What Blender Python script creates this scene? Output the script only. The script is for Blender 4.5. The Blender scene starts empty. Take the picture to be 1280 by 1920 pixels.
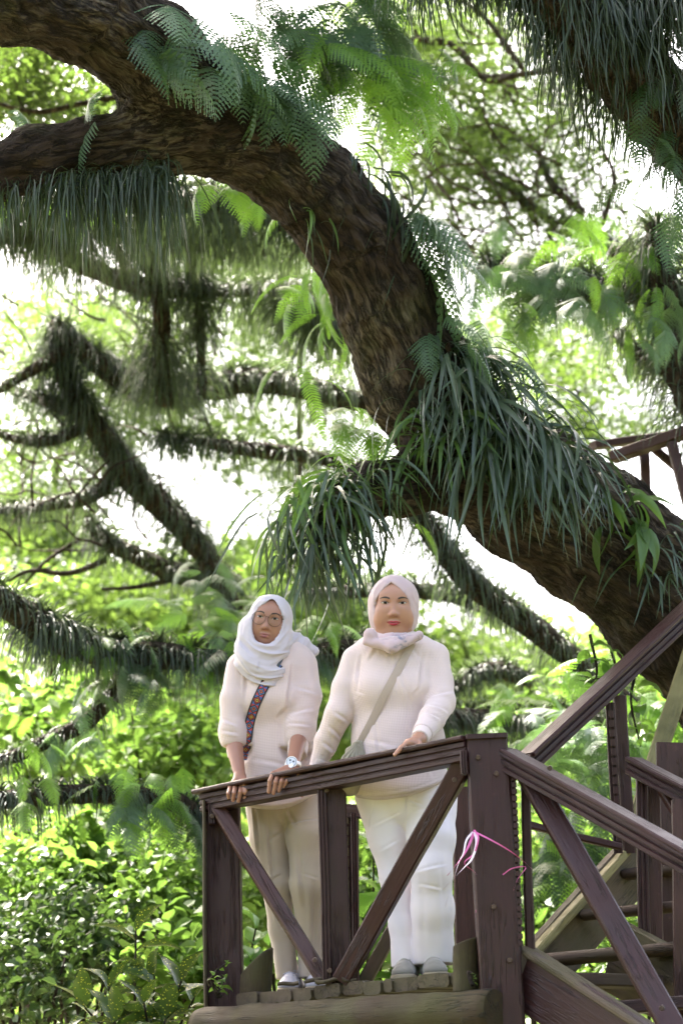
import bpy, bmesh, math, random
import numpy as np
from mathutils import Vector, Matrix

rng = np.random.default_rng(11)
random.seed(11)
SC = bpy.context.scene
COL = SC.collection

# ------------------------------------------------------------------ camera
CAM_Z = 1.6
PITCH, ROLL, FPX = math.radians(15.7), math.radians(2.7), 4085.0
cam_data = bpy.data.cameras.new('camera')
cam_data.sensor_fit = 'VERTICAL'
cam_data.sensor_height = 23.5
cam_data.sensor_width = 23.5 * 2 / 3
cam_data.lens = 23.5 * FPX / 1920
cam_data.clip_start = 0.1
cam_data.clip_end = 2000
cam_data.dof.use_dof = True
cam_data.dof.focus_distance = 9.15
cam_data.dof.aperture_fstop = 1.6
cam = bpy.data.objects.new('camera', cam_data)
COL.objects.link(cam)
cam_rot = Matrix.Rotation(math.pi / 2 + PITCH, 4, 'X') @ Matrix.Rotation(-ROLL, 4, 'Z')
cam.matrix_world = Matrix.Translation((0, 0, CAM_Z)) @ cam_rot
SC.camera = cam
CR = np.array(cam_rot.to_3x3())
C0 = np.array([0, 0, CAM_Z])

# ------------------------------------------------------------------ sky and sun
SUN_AZ, SUN_EL = math.radians(-28), math.radians(60)
world = bpy.data.worlds.new('World')
SC.world = world
world.use_nodes = True
wn = world.node_tree
wn.nodes.clear()
sky_t = wn.nodes.new('ShaderNodeTexSky')
sky_t.sky_type = 'NISHITA'
sky_t.sun_disc = False
sky_t.sun_elevation = SUN_EL
sky_t.sun_rotation = SUN_AZ
sky_t.dust_density = 10.0
sky_t.air_density = 1.0
sky_t.ozone_density = 0.0
bg = wn.nodes.new('ShaderNodeBackground')
bg.inputs['Strength'].default_value = 0.15
wo = wn.nodes.new('ShaderNodeOutputWorld')
wn.links.new(sky_t.outputs[0], bg.inputs[0])
wn.links.new(bg.outputs[0], wo.inputs[0])

sun_d = bpy.data.lights.new('sun', 'SUN')
sun_d.energy = 5.0
sun_d.angle = math.radians(3)
sun_d.color = (1.0, 0.95, 0.86)
sun = bpy.data.objects.new('sun', sun_d)
COL.objects.link(sun)
sdir = Vector((math.sin(SUN_AZ) * math.cos(SUN_EL), math.cos(SUN_AZ) * math.cos(SUN_EL), math.sin(SUN_EL)))
sun.rotation_euler = sdir.to_track_quat('Z', 'Y').to_euler()
sun.location = (0, 0, 30)

SC.view_settings.view_transform = 'Standard'
SC.view_settings.look = 'None'
SC.view_settings.exposure = 3.2
SC.view_settings.gamma = 1.0
SC.view_settings.use_curve_mapping = False
SC.render.engine = 'CYCLES'
SC.cycles.use_denoising = True
SC.cycles.max_bounces = 8
SC.cycles.transparent_max_bounces = 8
SC.cycles.transmission_bounces = 6
SC.cycles.sample_clamp_indirect = 6

# ------------------------------------------------------------------ helpers
def at(px, py, Y):
    """world point seen at photo pixel (px, py) on the vertical plane y = Y"""
    d = CR @ np.array([(px - 640) / FPX, (960 - py) / FPX, -1.0])
    return C0 + d * (Y / d[1])

def mpp(Y):
    return Y / FPX * 1.0

def nrm(v):
    v = np.asarray(v, float)
    return v / (np.linalg.norm(v) + 1e-12)

def tag(o, label=None, cat=None, group=None, kind=None):
    if label: o['label'] = label
    if cat: o['category'] = cat
    if group: o['group'] = group
    if kind: o['kind'] = kind
    return o

def empty(name, loc=(0, 0, 0), label=None, cat=None, group=None, kind=None):
    o = bpy.data.objects.new(name, None)
    o.empty_display_size = 0.1
    COL.objects.link(o)
    o.location = loc
    return tag(o, label, cat, group, kind)

def raw_mesh(name, V, Fs, smooth=True):
    """V (n,3); Fs an (m,k) array or a list of such arrays"""
    V = np.asarray(V, np.float32)
    if not isinstance(Fs, (list, tuple)):
        Fs = [Fs]
    Fs = [np.asarray(f, np.int32) for f in Fs if len(f)]
    me = bpy.data.meshes.new(name)
    me.vertices.add(len(V))
    me.vertices.foreach_set('co', V.ravel())
    nl = sum(f.size for f in Fs)
    npoly = sum(len(f) for f in Fs)
    me.loops.add(nl)
    me.polygons.add(npoly)
    me.loops.foreach_set('vertex_index', np.concatenate([f.ravel() for f in Fs]))
    starts, tot = [], 0
    for f in Fs:
        starts.append(tot + np.arange(len(f)) * f.shape[1])
        tot += f.size
    me.polygons.foreach_set('loop_start', np.concatenate(starts).astype(np.int32))
    me.polygons.foreach_set('use_smooth', np.full(npoly, smooth))
    me.update(calc_edges=True)
    me.validate()
    return me

def link(name, me, mat=None, parent=None, loc=None):
    o = bpy.data.objects.new(name, me)
    COL.objects.link(o)
    if mat is not None and not me.materials:
        for m in (mat if isinstance(mat, (list, tuple)) else [mat]):
            me.materials.append(m)
    if parent is not None:
        o.parent = parent
        o.matrix_parent_inverse = Matrix.Translation(-Vector(parent.location)) if parent.type == 'EMPTY' else Matrix.Identity(4)
    if loc is not None:
        o.location = loc
    return o

class MB:
    """collects pieces into one mesh"""
    def __init__(s):
        s.V, s.F, s.n = [], {}, 0
    def add(s, V, F):
        V = np.asarray(V, float)
        s.V.append(V)
        for f in (F if isinstance(F, list) else [F]):
            f = np.asarray(f, int)
            if len(f):
                s.F.setdefault(f.shape[1], []).append(f + s.n)
        s.n += len(V)
    def mesh(s, name, smooth=True):
        return raw_mesh(name, np.concatenate(s.V), [np.concatenate(v) for v in s.F.values()], smooth)
    def build(s, name, mat, parent=None, smooth=True):
        return link(name, s.mesh(name, smooth), mat, parent)

# value noise ---------------------------------------------------------------
def _h(i, j, k, s):
    n = (i * 374761393 + j * 668265263 + k * 2147483647 + s * 1442695041) & 0xffffffff
    n = ((n ^ (n >> 13)) * 1274126177) & 0xffffffff
    n = ((n ^ (n >> 15)) * 2246822519) & 0xffffffff
    return ((n ^ (n >> 16)) & 0xffff) / 32767.5 - 1.0

def noise(P, scale=1.0, seed=0, octaves=1):
    P = np.asarray(P, float) * scale
    out, amp = 0.0, 1.0
    for o in range(octaves):
        I = np.floor(P).astype(np.int64)
        f = P - I
        f = f * f * (3 - 2 * f)
        x, y, z = I[..., 0], I[..., 1], I[..., 2]
        fx, fy, fz = f[..., 0], f[..., 1], f[..., 2]
        r = 0
        for dx in (0, 1):
            for dy in (0, 1):
                for dz in (0, 1):
                    w = (fx if dx else 1 - fx) * (fy if dy else 1 - fy) * (fz if dz else 1 - fz)
                    r = r + w * _h(x + dx, y + dy, z + dz, seed + o)
        out = out + amp * r
        amp *= 0.5
        P = P * 2.03
    return out

# signed distance fields, meshed with surface nets -----------------------------
def smin(a, b, k):
    if k <= 0: return np.minimum(a, b)
    h = np.clip(0.5 + 0.5 * (b - a) / k, 0, 1)
    return b * (1 - h) + a * h - k * h * (1 - h)

def smax(a, b, k):
    return -smin(-a, -b, k)

class Field:
    def __init__(s):
        s.ops = []
    def op(s, fn, lo, hi, k=0.02, sub=False):
        s.ops.append((fn, np.asarray(lo, float), np.asarray(hi, float), k, sub))
        return s
    def seg(s, a, b, ra, rb, k=0.02, flat=1.0, axis=(0, 1, 0), sub=False):
        a, b, axis = np.asarray(a, float), np.asarray(b, float), nrm(axis)
        ab = b - a
        L2 = ab @ ab + 1e-12
        def fn(P):
            v = P - a
            t = np.clip((v @ ab) / L2, 0, 1)
            v = v - t[..., None] * ab
            r = ra + (rb - ra) * t
            if flat != 1.0:
                f = v @ axis
                v = v + (f * (1 / flat - 1))[..., None] * axis
            return (np.sqrt((v * v).sum(-1)) - r) * min(1.0, flat)
        R = max(ra, rb) * max(1, flat)
        return s.op(fn, np.minimum(a, b) - R, np.maximum(a, b) + R, k, sub)
    def chain(s, pts, rs, k=0.02, **kw):
        for i in range(len(pts) - 1):
            s.seg(pts[i], pts[i + 1], rs[i], rs[i + 1], k, **kw)
        return s
    def ell(s, c, r, k=0.02, R=None, sub=False):
        c, r = np.asarray(c, float), np.asarray(r, float)
        R = np.eye(3) if R is None else np.asarray(R)
        def fn(P):
            q = (P - c) @ R
            k0 = np.sqrt(((q / r) ** 2).sum(-1)) + 1e-9
            k1 = np.sqrt(((q / (r * r)) ** 2).sum(-1)) + 1e-9
            return k0 * (k0 - 1) / k1
        m = r.max()
        return s.op(fn, c - m, c + m, k, sub)
    def value(s, P):
        D = np.full(P.shape[:-1], 1.0)
        for fn, lo, hi, k, sub in s.ops:
            d = fn(P)
            D = smax(D, -d, k) if sub else smin(D, d, k)
        return D
    def mesh_arrays(s, h, warp=None):
        adds = [o for o in s.ops if not o[4]]
        lo = np.min([o[1] for o in adds], 0) - 3 * h
        hi = np.max([o[2] for o in adds], 0) + 3 * h
        N = np.ceil((hi - lo) / h).astype(int) + 1
        D = np.full(N, 0.2, np.float32)
        ax = [lo[i] + h * np.arange(N[i]) for i in range(3)]
        for fn, l, u, k, sub in s.ops:
            pad = 2 * k + 2 * h
            i0 = np.clip(np.floor((l - pad - lo) / h).astype(int), 0, N)
            i1 = np.clip(np.ceil((u + pad - lo) / h).astype(int) + 1, 0, N)
            if (i1 <= i0).any(): continue
            sl = tuple(slice(i0[j], i1[j]) for j in range(3))
            P = np.stack(np.meshgrid(*[ax[j][sl[j]] for j in range(3)], indexing='ij'), -1)
            d = fn(P)
            D[sl] = smax(D[sl], -d, k) if sub else smin(D[sl], d, k)
        return surface_nets(D, lo, h)

def surface_nets(D, lo, h):
    neg = D < 0
    c = [neg[dx:neg.shape[0] - 1 + dx, dy:neg.shape[1] - 1 + dy, dz:neg.shape[2] - 1 + dz]
         for dx in (0, 1) for dy in (0, 1) for dz in (0, 1)]
    cnt = sum(x.astype(np.int8) for x in c)
    act = (cnt > 0) & (cnt < 8)
    I = np.argwhere(act)
    ids = np.full(act.shape, -1, np.int32)
    ids[act] = np.arange(len(I))
    offs = np.array([[dx, dy, dz] for dx in (0, 1) for dy in (0, 1) for dz in (0, 1)])
    vals = np.stack([D[I[:, 0] + o[0], I[:, 1] + o[1], I[:, 2] + o[2]] for o in offs], 1)
    acc = np.zeros((len(I), 3)); n = np.zeros(len(I))
    for a in range(8):
        for b in range(a + 1, 8):
            if np.abs(offs[a] - offs[b]).sum() == 1:
                m = (vals[:, a] < 0) != (vals[:, b] < 0)
                t = vals[:, a] / np.where(m, vals[:, a] - vals[:, b], 1)
                p = offs[a] + t[:, None] * (offs[b] - offs[a])
                acc[m] += p[m]; n[m] += 1
    V = lo + h * (I + acc / n[:, None])
    F = []
    for ax in range(3):
        sl0 = [slice(None)] * 3; sl1 = [slice(None)] * 3
        sl0[ax] = slice(0, -1); sl1[ax] = slice(1, None)
        a, b = neg[tuple(sl0)], neg[tuple(sl1)]
        E = np.argwhere(a != b)
        u, w = (ax + 1) % 3, (ax + 2) % 3
        ok = (E[:, u] > 0) & (E[:, w] > 0) & (E[:, u] < D.shape[u] - 1) & (E[:, w] < D.shape[w] - 1)
        E = E[ok]
        fl = a[E[:, 0], E[:, 1], E[:, 2]]
        q = []
        for du, dw in ((-1, -1), (0, -1), (0, 0), (-1, 0)):
            e = E.copy(); e[:, u] += du; e[:, w] += dw
            q.append(ids[e[:, 0], e[:, 1], e[:, 2]])
        Q = np.stack(q, 1)
        Q[~fl] = Q[~fl][:, ::-1]
        F.append(Q)
    return V, np.concatenate(F)

def vnormals(V, F):
    N = np.zeros_like(V)
    a, b, c = V[F[:, 0]], V[F[:, 1]], V[F[:, 2]]
    fn = np.cross(b - a, c - a)
    if F.shape[1] == 4:
        fn = np.cross(V[F[:, 2]] - a, V[F[:, 3]] - b)
    for i in range(F.shape[1]):
        np.add.at(N, F[:, i], fn)
    return N / (np.linalg.norm(N, axis=1, keepdims=True) + 1e-12)

def relax(V, F, it=2, w=0.5):
    E = np.concatenate([F[:, [i, (i + 1) % F.shape[1]]] for i in range(F.shape[1])])
    for _ in range(it):
        S = np.zeros_like(V); n = np.zeros(len(V))
        for i, j in ((0, 1), (1, 0)):
            for ax in range(3):
                S[:, ax] += np.bincount(E[:, i], V[E[:, j], ax], len(V))
            n += np.bincount(E[:, i], minlength=len(V))
        V = V + w * (S / np.maximum(n, 1)[:, None] - V)
    return V

def set_attr(me, name, arr, kind='FLOAT_VECTOR'):
    at_ = me.attributes.new(name, kind, 'POINT')
    key = {'FLOAT_VECTOR': 'vector', 'FLOAT': 'value', 'FLOAT_COLOR': 'color'}[kind]
    at_.data.foreach_set(key, np.asarray(arr, np.float32).ravel())

# geometry pieces -------------------------------------------------------------
def frame_of(d, up=(0, 0, 1)):
    d = nrm(d)
    s = np.cross(d, up)
    if np.linalg.norm(s) < 1e-4: s = np.cross(d, (0, 1, 0))
    s = nrm(s)
    return d, s, np.cross(s, d)

def extrude(mb, a, b, prof, up=(0, 0, 1), sc1=1.0):
    """extrude closed 2-D profile [(side, up)...] from a to b"""
    a, b = np.asarray(a, float), np.asarray(b, float)
    d, s, u = frame_of(b - a, up)
    p = np.asarray(prof, float)
    n = len(p)
    A = a + p[:, :1] * s + p[:, 1:] * u
    B = b + sc1 * p[:, :1] * s + sc1 * p[:, 1:] * u
    i = np.arange(n); j = (i + 1) % n
    mb.add(np.concatenate([A, B]), [np.stack([i, j, j + n, i + n], 1), np.arange(n)[None, ::-1], (np.arange(n) + n)[None]])

def rect(w, h, bev=0.006):
    w, h = w / 2, h / 2
    b = bev
    return [(-w + b, -h), (w - b, -h), (w, -h + b), (w, h - b), (w - b, h), (-w + b, h), (-w, h - b), (-w, -h + b)]

def beam(name, a, b, w, h, mat, parent, up=(0, 0, 1), bev=0.006, prof=None):
    mb = MB()
    extrude(mb, a, b, prof if prof is not None else rect(w, h, bev), up)
    return mb.build(name, mat, parent, smooth=False)

def spline(pts, n):
    """Catmull-Rom through pts (any dimension), n samples"""
    P = np.asarray(pts, float)
    P = np.concatenate([2 * P[:1] - P[1:2], P, 2 * P[-1:] - P[-2:-1]])
    t = np.linspace(0, len(P) - 3 - 1e-6, n)
    i = t.astype(int); f = (t - i)[:, None]
    a, b, c, d = P[i], P[i + 1], P[i + 2], P[i + 3]
    return 0.5 * (2 * b + (c - a) * f + (2 * a - 5 * b + 4 * c - d) * f ** 2 + (3 * b - a - 3 * c + d) * f ** 3)

def tube(mb, pts, rs, sides=8, rough=0.0, seed=0, cap=True):
    """smooth tube along points with radii"""
    P = np.asarray(pts, float); rs = np.asarray(rs, float)
    n = len(P)
    T = np.gradient(P, axis=0)
    T /= np.linalg.norm(T, axis=1, keepdims=True) + 1e-12
    u = frame_of(T[0])[1]
    ang = np.linspace(0, 2 * np.pi, sides, endpoint=False)
    V = []
    for i in range(n):
        u = nrm(u - (u @ T[i]) * T[i]); w = np.cross(T[i], u)
        r = rs[i]
        ring = np.cos(ang)[:, None] * u + np.sin(ang)[:, None] * w
        rr = r * np.ones(sides)
        if rough: rr = r * (1 + rough * noise(P[i] + ring * r * 1.0, 1.2 / max(r, 1e-3), seed, 2))
        V.append(P[i] + ring * rr[:, None])
    V = np.concatenate(V)
    a = np.arange(sides); b = (a + 1) % sides
    F = np.concatenate([np.stack([k * sides + a, k * sides + b, (k + 1) * sides + b, (k + 1) * sides + a], 1) for k in range(n - 1)])
    Fs = [F]
    if cap:
        Fs += [np.arange(sides)[None, ::-1], ((n - 1) * sides + np.arange(sides))[None]]
    mb.add(V, Fs)

# ------------------------------------------------------------------ materials
class NT:
    def __init__(s, name):
        s.m = bpy.data.materials.new(name); s.m.use_nodes = True
        s.t = s.m.node_tree; s.t.nodes.clear()
        s.out = s.n('ShaderNodeOutputMaterial')
    def n(s, typ, **kw):
        x = s.t.nodes.new(typ)
        for k, v in kw.items():
            if k in x.inputs.keys(): s.set(x.inputs[k], v)
            else: setattr(x, k, v)
        return x
    def set(s, sock, v):
        if isinstance(v, bpy.types.NodeSocket): s.t.links.new(v, sock)
        else: sock.default_value = v
    def ramp(s, fac, stops):
        r = s.n('ShaderNodeValToRGB')
        s.set(r.inputs[0], fac)
        el = r.color_ramp.elements
        while len(el) < len(stops): el.new(0.5)
        for e, (p, c) in zip(el, stops):
            e.position = p; e.color = tuple(c) + ((1,) if len(c) == 3 else ())
        return r.outputs[0]
    def mix(s, fac, a, b, mode='MIX'):
        x = s.n('ShaderNodeMix', data_type='RGBA', blend_type=mode)
        s.set(x.inputs[0], fac); s.set(x.inputs[6], a); s.set(x.inputs[7], b)
        return x.outputs[2]
    def math(s, op, a, b=0.0):
        x = s.n('ShaderNodeMath', operation=op)
        s.set(x.inputs[0], a); s.set(x.inputs[1], b)
        return x.outputs[0]
    def noise(s, vec, scale, detail=4, rough=0.55, dist=0.0):
        x = s.n('ShaderNodeTexNoise', Scale=scale, Detail=detail, Roughness=rough, Distortion=dist)
        if vec is not None: s.set(x.inputs['Vector'], vec)
        return x.outputs[0]
    def scale(s, vec, xyz):
        x = s.n('ShaderNodeMapping')
        s.set(x.inputs['Vector'], vec); x.inputs['Scale'].default_value = xyz
        return x.outputs[0]
    def obj(s):
        return s.n('ShaderNodeTexCoord').outputs['Object']
    def bump(s, height, strength=0.4, dist=0.01, normal=None):
        b = s.n('ShaderNodeBump')
        b.inputs['Strength'].default_value = strength; b.inputs['Distance'].default_value = dist
        s.set(b.inputs['Height'], height)
        if normal is not None: s.set(b.inputs['Normal'], normal)
        return b.outputs[0]
    def bsdf(s, color, rough=0.6, normal=None, **kw):
        b = s.n('ShaderNodeBsdfPrincipled')
        s.set(b.inputs['Base Color'], color if not isinstance(color, tuple) else color + (1,) * (4 - len(color)))
        s.set(b.inputs['Roughness'], rough)
        if normal is not None: s.set(b.inputs['Normal'], normal)
        for k, v in kw.items(): s.set(b.inputs[k.replace('_', ' ')], v)
        s.t.links.new(b.outputs[0], s.out.inputs[0])
        return b

def mat_wood(name, dark, light, green=0.0, gloss=0.5, crack=.6):
    """painted or weathered timber; 'grain' runs along each board"""
    t = NT(name)
    o = t.obj()
    g = t.n('ShaderNodeAttribute', attribute_name='grain').outputs['Vector']
    oi = t.n('ShaderNodeObjectInfo').outputs['Random']
    fine = t.noise(g, 130, 4, 0.65)
    mid = t.noise(g, 34, 5, 0.6, .4)
    big = t.noise(o, 5.0, 5, 0.65)
    c = t.ramp(t.math('ADD', t.math('MULTIPLY', big, .6), t.math('MULTIPLY', mid, .4)), [(0.36, dark), (0.64, light)])
    c = t.mix(t.math('MULTIPLY', fine, 0.55), c, tuple(x * 0.5 for x in dark) + (1,))
    c = t.mix(t.math('MULTIPLY', oi, 0.35), c, tuple(x * 1.3 for x in light) + (1,))
    rid = t.math('ABSOLUTE', t.math('SUBTRACT', t.noise(g, 20, 4, .7, .3), .5))
    cr = t.ramp(rid, [(0.0, (1, 1, 1)), (0.012, (.8, .8, .8)), (0.03, (0, 0, 0))])
    cr = t.math('MULTIPLY', cr, t.ramp(t.noise(o, 4.0, 3), [(.45, (0, 0, 0)), (.6, (1, 1, 1))]))
    c = t.mix(t.math('MULTIPLY', cr, crack), c, tuple(x * 0.22 for x in dark) + (1,))
    wear = t.ramp(t.noise(o, 16, 6, .7), [(.60, (0, 0, 0)), (.70, (1, 1, 1))])
    c = t.mix(t.math('MULTIPLY', wear, .3), c, tuple(x * 1.6 + .004 for x in light) + (1,))
    if green > 0:
        m = t.noise(o, 3.1, 5, 0.65)
        f = t.math('MULTIPLY', t.ramp(m, [(0.40, (0, 0, 0)), (0.66, (1, 1, 1))]), green)
        c = t.mix(f, c, (0.050, 0.047, 0.014, 1))
    h = t.math('ADD', t.math('MULTIPLY', fine, .5), t.math('SUBTRACT', mid, t.math('MULTIPLY', cr, 1.2)))
    t.bsdf(c, t.ramp(big, [(0.2, (gloss - 0.10,) * 3), (0.8, (gloss + 0.18,) * 3)]), t.bump(h, 0.55, 0.006), Specular_IOR_Level=.28)
    return t.m

def mat_leaf(name, cols, trans=0.5, rough=0.4, tcol=None, spots=None, spec=0.5):
    """cols: ramp of leaf colours picked per leaf"""
    t = NT(name)
    isl = t.n('ShaderNodeNewGeometry').outputs['Random Per Island']
    r = t.math('FRACT', t.math('ADD', isl, t.n('ShaderNodeObjectInfo').outputs['Random']))
    n = len(cols)
    c = t.ramp(r, [(i / max(n - 1, 1), cc) for i, cc in enumerate(cols)])
    o = t.obj()
    c = t.mix(t.math('MULTIPLY', t.noise(o, 14, 3), 0.45), c, tuple(x * 0.55 for x in cols[0]) + (1,))
    if spots:
        v = t.n('ShaderNodeTexVoronoi', Scale=spots[0]); t.set(v.inputs['Vector'], o)
        f = t.ramp(v.outputs['Distance'], [(0.0, (1, 1, 1)), (0.20, (1, 1, 1)), (0.28, (0, 0, 0))])
        c = t.mix(f, c, tuple(spots[1]) + (1,))
    b = t.n('ShaderNodeBsdfPrincipled')
    t.set(b.inputs['Base Color'], c); b.inputs['Roughness'].default_value = rough
    b.inputs['Specular IOR Level'].default_value = spec
    tr = t.n('ShaderNodeBsdfTranslucent')
    if tcol: t.set(tr.inputs[0], t.mix(0.6, c, tuple(tcol) + (1,)))
    else: t.set(tr.inputs[0], c)
    m = t.n('ShaderNodeMixShader'); m.inputs[0].default_value = trans
    t.t.links.new(b.outputs[0], m.inputs[1]); t.t.links.new(tr.outputs[0], m.inputs[2])
    t.t.links.new(m.outputs[0], t.out.inputs[0])
    return t.m

M = {}
M['brown'] = mat_wood('brown_painted_wood', (0.019, 0.0058, 0.0062), (0.038, 0.0122, 0.0125), 0.06, 0.45)
M['brown_red'] = mat_wood('reddish_brown_wood', (0.032, 0.010, 0.009), (0.062, 0.025, 0.021), 0.1, 0.45)
M['weathered'] = mat_wood('weathered_wood', (0.036, 0.025, 0.017), (0.095, 0.066, 0.042), 0.75, 0.65)
M['log'] = mat_wood('mossy_log', (0.012, 0.008, 0.004), (0.046, 0.029, 0.013), 0.7, 0.75, .95)
M['greenboard'] = mat_wood('sunlit_green_wood', (0.14, 0.12, 0.04), (0.24, 0.20, 0.09), 0.7, 0.6)  # sunlight on the stair boards is put into this pale green
M['tread'] = mat_wood('worn_tread_wood', (0.026, 0.014, 0.010), (0.075, 0.046, 0.034), 0.3, 0.75, .9)

# ================================================================== GROUND
def ground_h(x, y):
    return .25 * np.sin(x * .21 + 1) * np.cos(y * .17) + np.clip((y - 14) * .05, 0, 6)
gx = np.concatenate([[-400, -120], np.linspace(-40, 40, 41), [120, 400]])
gy = np.concatenate([[-200, -30], np.linspace(-6, 60, 45), [140, 700]])
GX, GY = np.meshgrid(gx, gy, indexing='ij')
GZ = ground_h(GX, np.clip(GY, -10, 60)) + .06 * noise(np.stack([GX, GY, GX * 0], -1), .9, 2, 2)
ny = len(gy)
ii, jj = np.meshgrid(np.arange(len(gx) - 1), np.arange(ny - 1), indexing='ij')
a_ = (ii * ny + jj).ravel()
t = NT('leaf_litter_soil')
o_ = t.obj()
n1 = t.noise(o_, 1.2, 6, .65)
c_ = t.ramp(n1, [(.3, (.045, .032, .018)), (.5, (.06, .075, .025)), (.7, (.05, .09, .02))])
c_ = t.mix(t.noise(o_, 25, 4), c_, (.09, .07, .03, 1))
t.bsdf(c_, .95, t.bump(t.noise(o_, 18, 5), .6, .05))
M['soil'] = t.m
tag(link('ground', raw_mesh('ground', np.stack([GX, GY, GZ], -1).reshape(-1, 3), np.stack([a_, a_ + ny, a_ + ny + 1, a_ + 1], 1)), M['soil']), kind='structure')

# ================================================================== LEAF AND FERN SHAPES
def ribbons(root, d0, L, w, nseg=6, droop=.35, seed=0, across=2, curl=.25):
    """strap leaves that start along d0 and hang under their weight"""
    r = np.random.default_rng(seed)
    N = len(root)
    L = np.broadcast_to(L, (N,)); w = np.broadcast_to(w, (N,))
    p = np.array(root, float); d = np.array(d0, float)
    d /= np.linalg.norm(d, axis=1, keepdims=True) + 1e-9
    wob = r.normal(0, .10, (nseg + 1, N, 3)) * curl * 4
    g = droop * r.uniform(.6, 1.4, N)[:, None]
    sd = np.cross(d, np.array([0, 0, 1.0]) + r.normal(0, .5, (N, 3)))
    sd /= np.linalg.norm(sd, axis=1, keepdims=True) + 1e-9
    rows = []
    for k in range(nseg + 1):
        t = k / nseg
        prof = (.45 + .75 * np.sin(np.pi * min(t * .9 + .08, 1))) * (1 - t ** 4) + .04
        s = sd - (sd * d).sum(1, keepdims=True) * d
        s /= np.linalg.norm(s, axis=1, keepdims=True) + 1e-9
        if across == 2:
            rows.append(np.stack([p - s * (w * prof / 2)[:, None], p + s * (w * prof / 2)[:, None]], 1))
        else:
            up = np.cross(s, d)
            rows.append(np.stack([p - s * (w * prof / 2)[:, None], p - up * (w * .18 * prof)[:, None], p + s * (w * prof / 2)[:, None]], 1))
        p = p + d * (L / nseg)[:, None]
        d = d + wob[k] * .25 - np.array([0, 0, 1.0]) * g
        d /= np.linalg.norm(d, axis=1, keepdims=True)
        sd = s + r.normal(0, .12, (N, 3))
    V = np.stack(rows, 1)                       # N, nseg+1, across, 3
    m = (nseg + 1) * across
    base = (np.arange(N) * m)[:, None, None]
    k, c = np.meshgrid(np.arange(nseg), np.arange(across - 1), indexing='ij')
    q = np.stack([k * across + c, k * across + c + 1, (k + 1) * across + c + 1, (k + 1) * across + c], -1).reshape(-1, 4)
    return V.reshape(-1, 3), (base + q[None]).reshape(-1, 4)

def leaflets(C, size, seed=0, flat=.5, aspect=.55, down=0.0):
    """small folded leaves (two quads each) at centres C"""
    r = np.random.default_rng(seed)
    N = len(C)
    n = r.normal(0, 1, (N, 3)) * np.array([flat, flat, .25]) + np.array([0, 0, 1.0])
    n /= np.linalg.norm(n, axis=1, keepdims=True)
    a = r.normal(0, 1, (N, 3)); a[:, 2] -= down
    a -= (a * n).sum(1, keepdims=True) * n
    a /= np.linalg.norm(a, axis=1, keepdims=True)
    b = np.cross(n, a)
    s = np.broadcast_to(size, (N,)) * r.uniform(.65, 1.35, N)
    l, w = (s * .5)[:, None], (s * .5 * aspect)[:, None]
    f = n * w * .35
    V = np.stack([C - a * l, C - b * w + f - a * l * .1, C + a * l - n * l * .25, C + b * w + f - a * l * .1], 1).reshape(-1, 3)
    i = np.arange(N)[:, None] * 4
    return V, np.concatenate([i + [0, 1, 2], i + [0, 2, 3]], 0)

def leaflets6(C, size, seed=0, flat=.7, aspect=.6, down=.4):
    """broader six-sided leaves folded along the midrib"""
    r = np.random.default_rng(seed)
    N = len(C)
    n = r.normal(0, 1, (N, 3)) * np.array([flat, flat, .25]) + np.array([0, 0, 1.0])
    n /= np.linalg.norm(n, axis=1, keepdims=True)
    a = r.normal(0, 1, (N, 3)); a[:, 2] -= down
    a -= (a * n).sum(1, keepdims=True) * n
    a /= np.linalg.norm(a, axis=1, keepdims=True)
    b = np.cross(n, a)
    s = size * r.uniform(.45, 1.4, N)
    l, w = (s * .5)[:, None], (s * .5 * aspect)[:, None]
    f = n * w * r.uniform(.1, .5, (N, 1))
    V = np.stack([C - a * l, C - a * l * .45 - b * w * .85 + f, C + a * l * .25 - b * w * .8 + f * .8, C + a * l - n * l * .3,
                  C + a * l * .25 + b * w * .8 + f * .8, C - a * l * .45 + b * w * .85 + f, C - n * l * .02], 1).reshape(-1, 3)
    i = np.arange(N)[:, None] * 7
    return V, np.concatenate([i + [0, 1, 2, 6], i + [6, 2, 3, 4], i + [0, 6, 4, 5]], 0)

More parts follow.
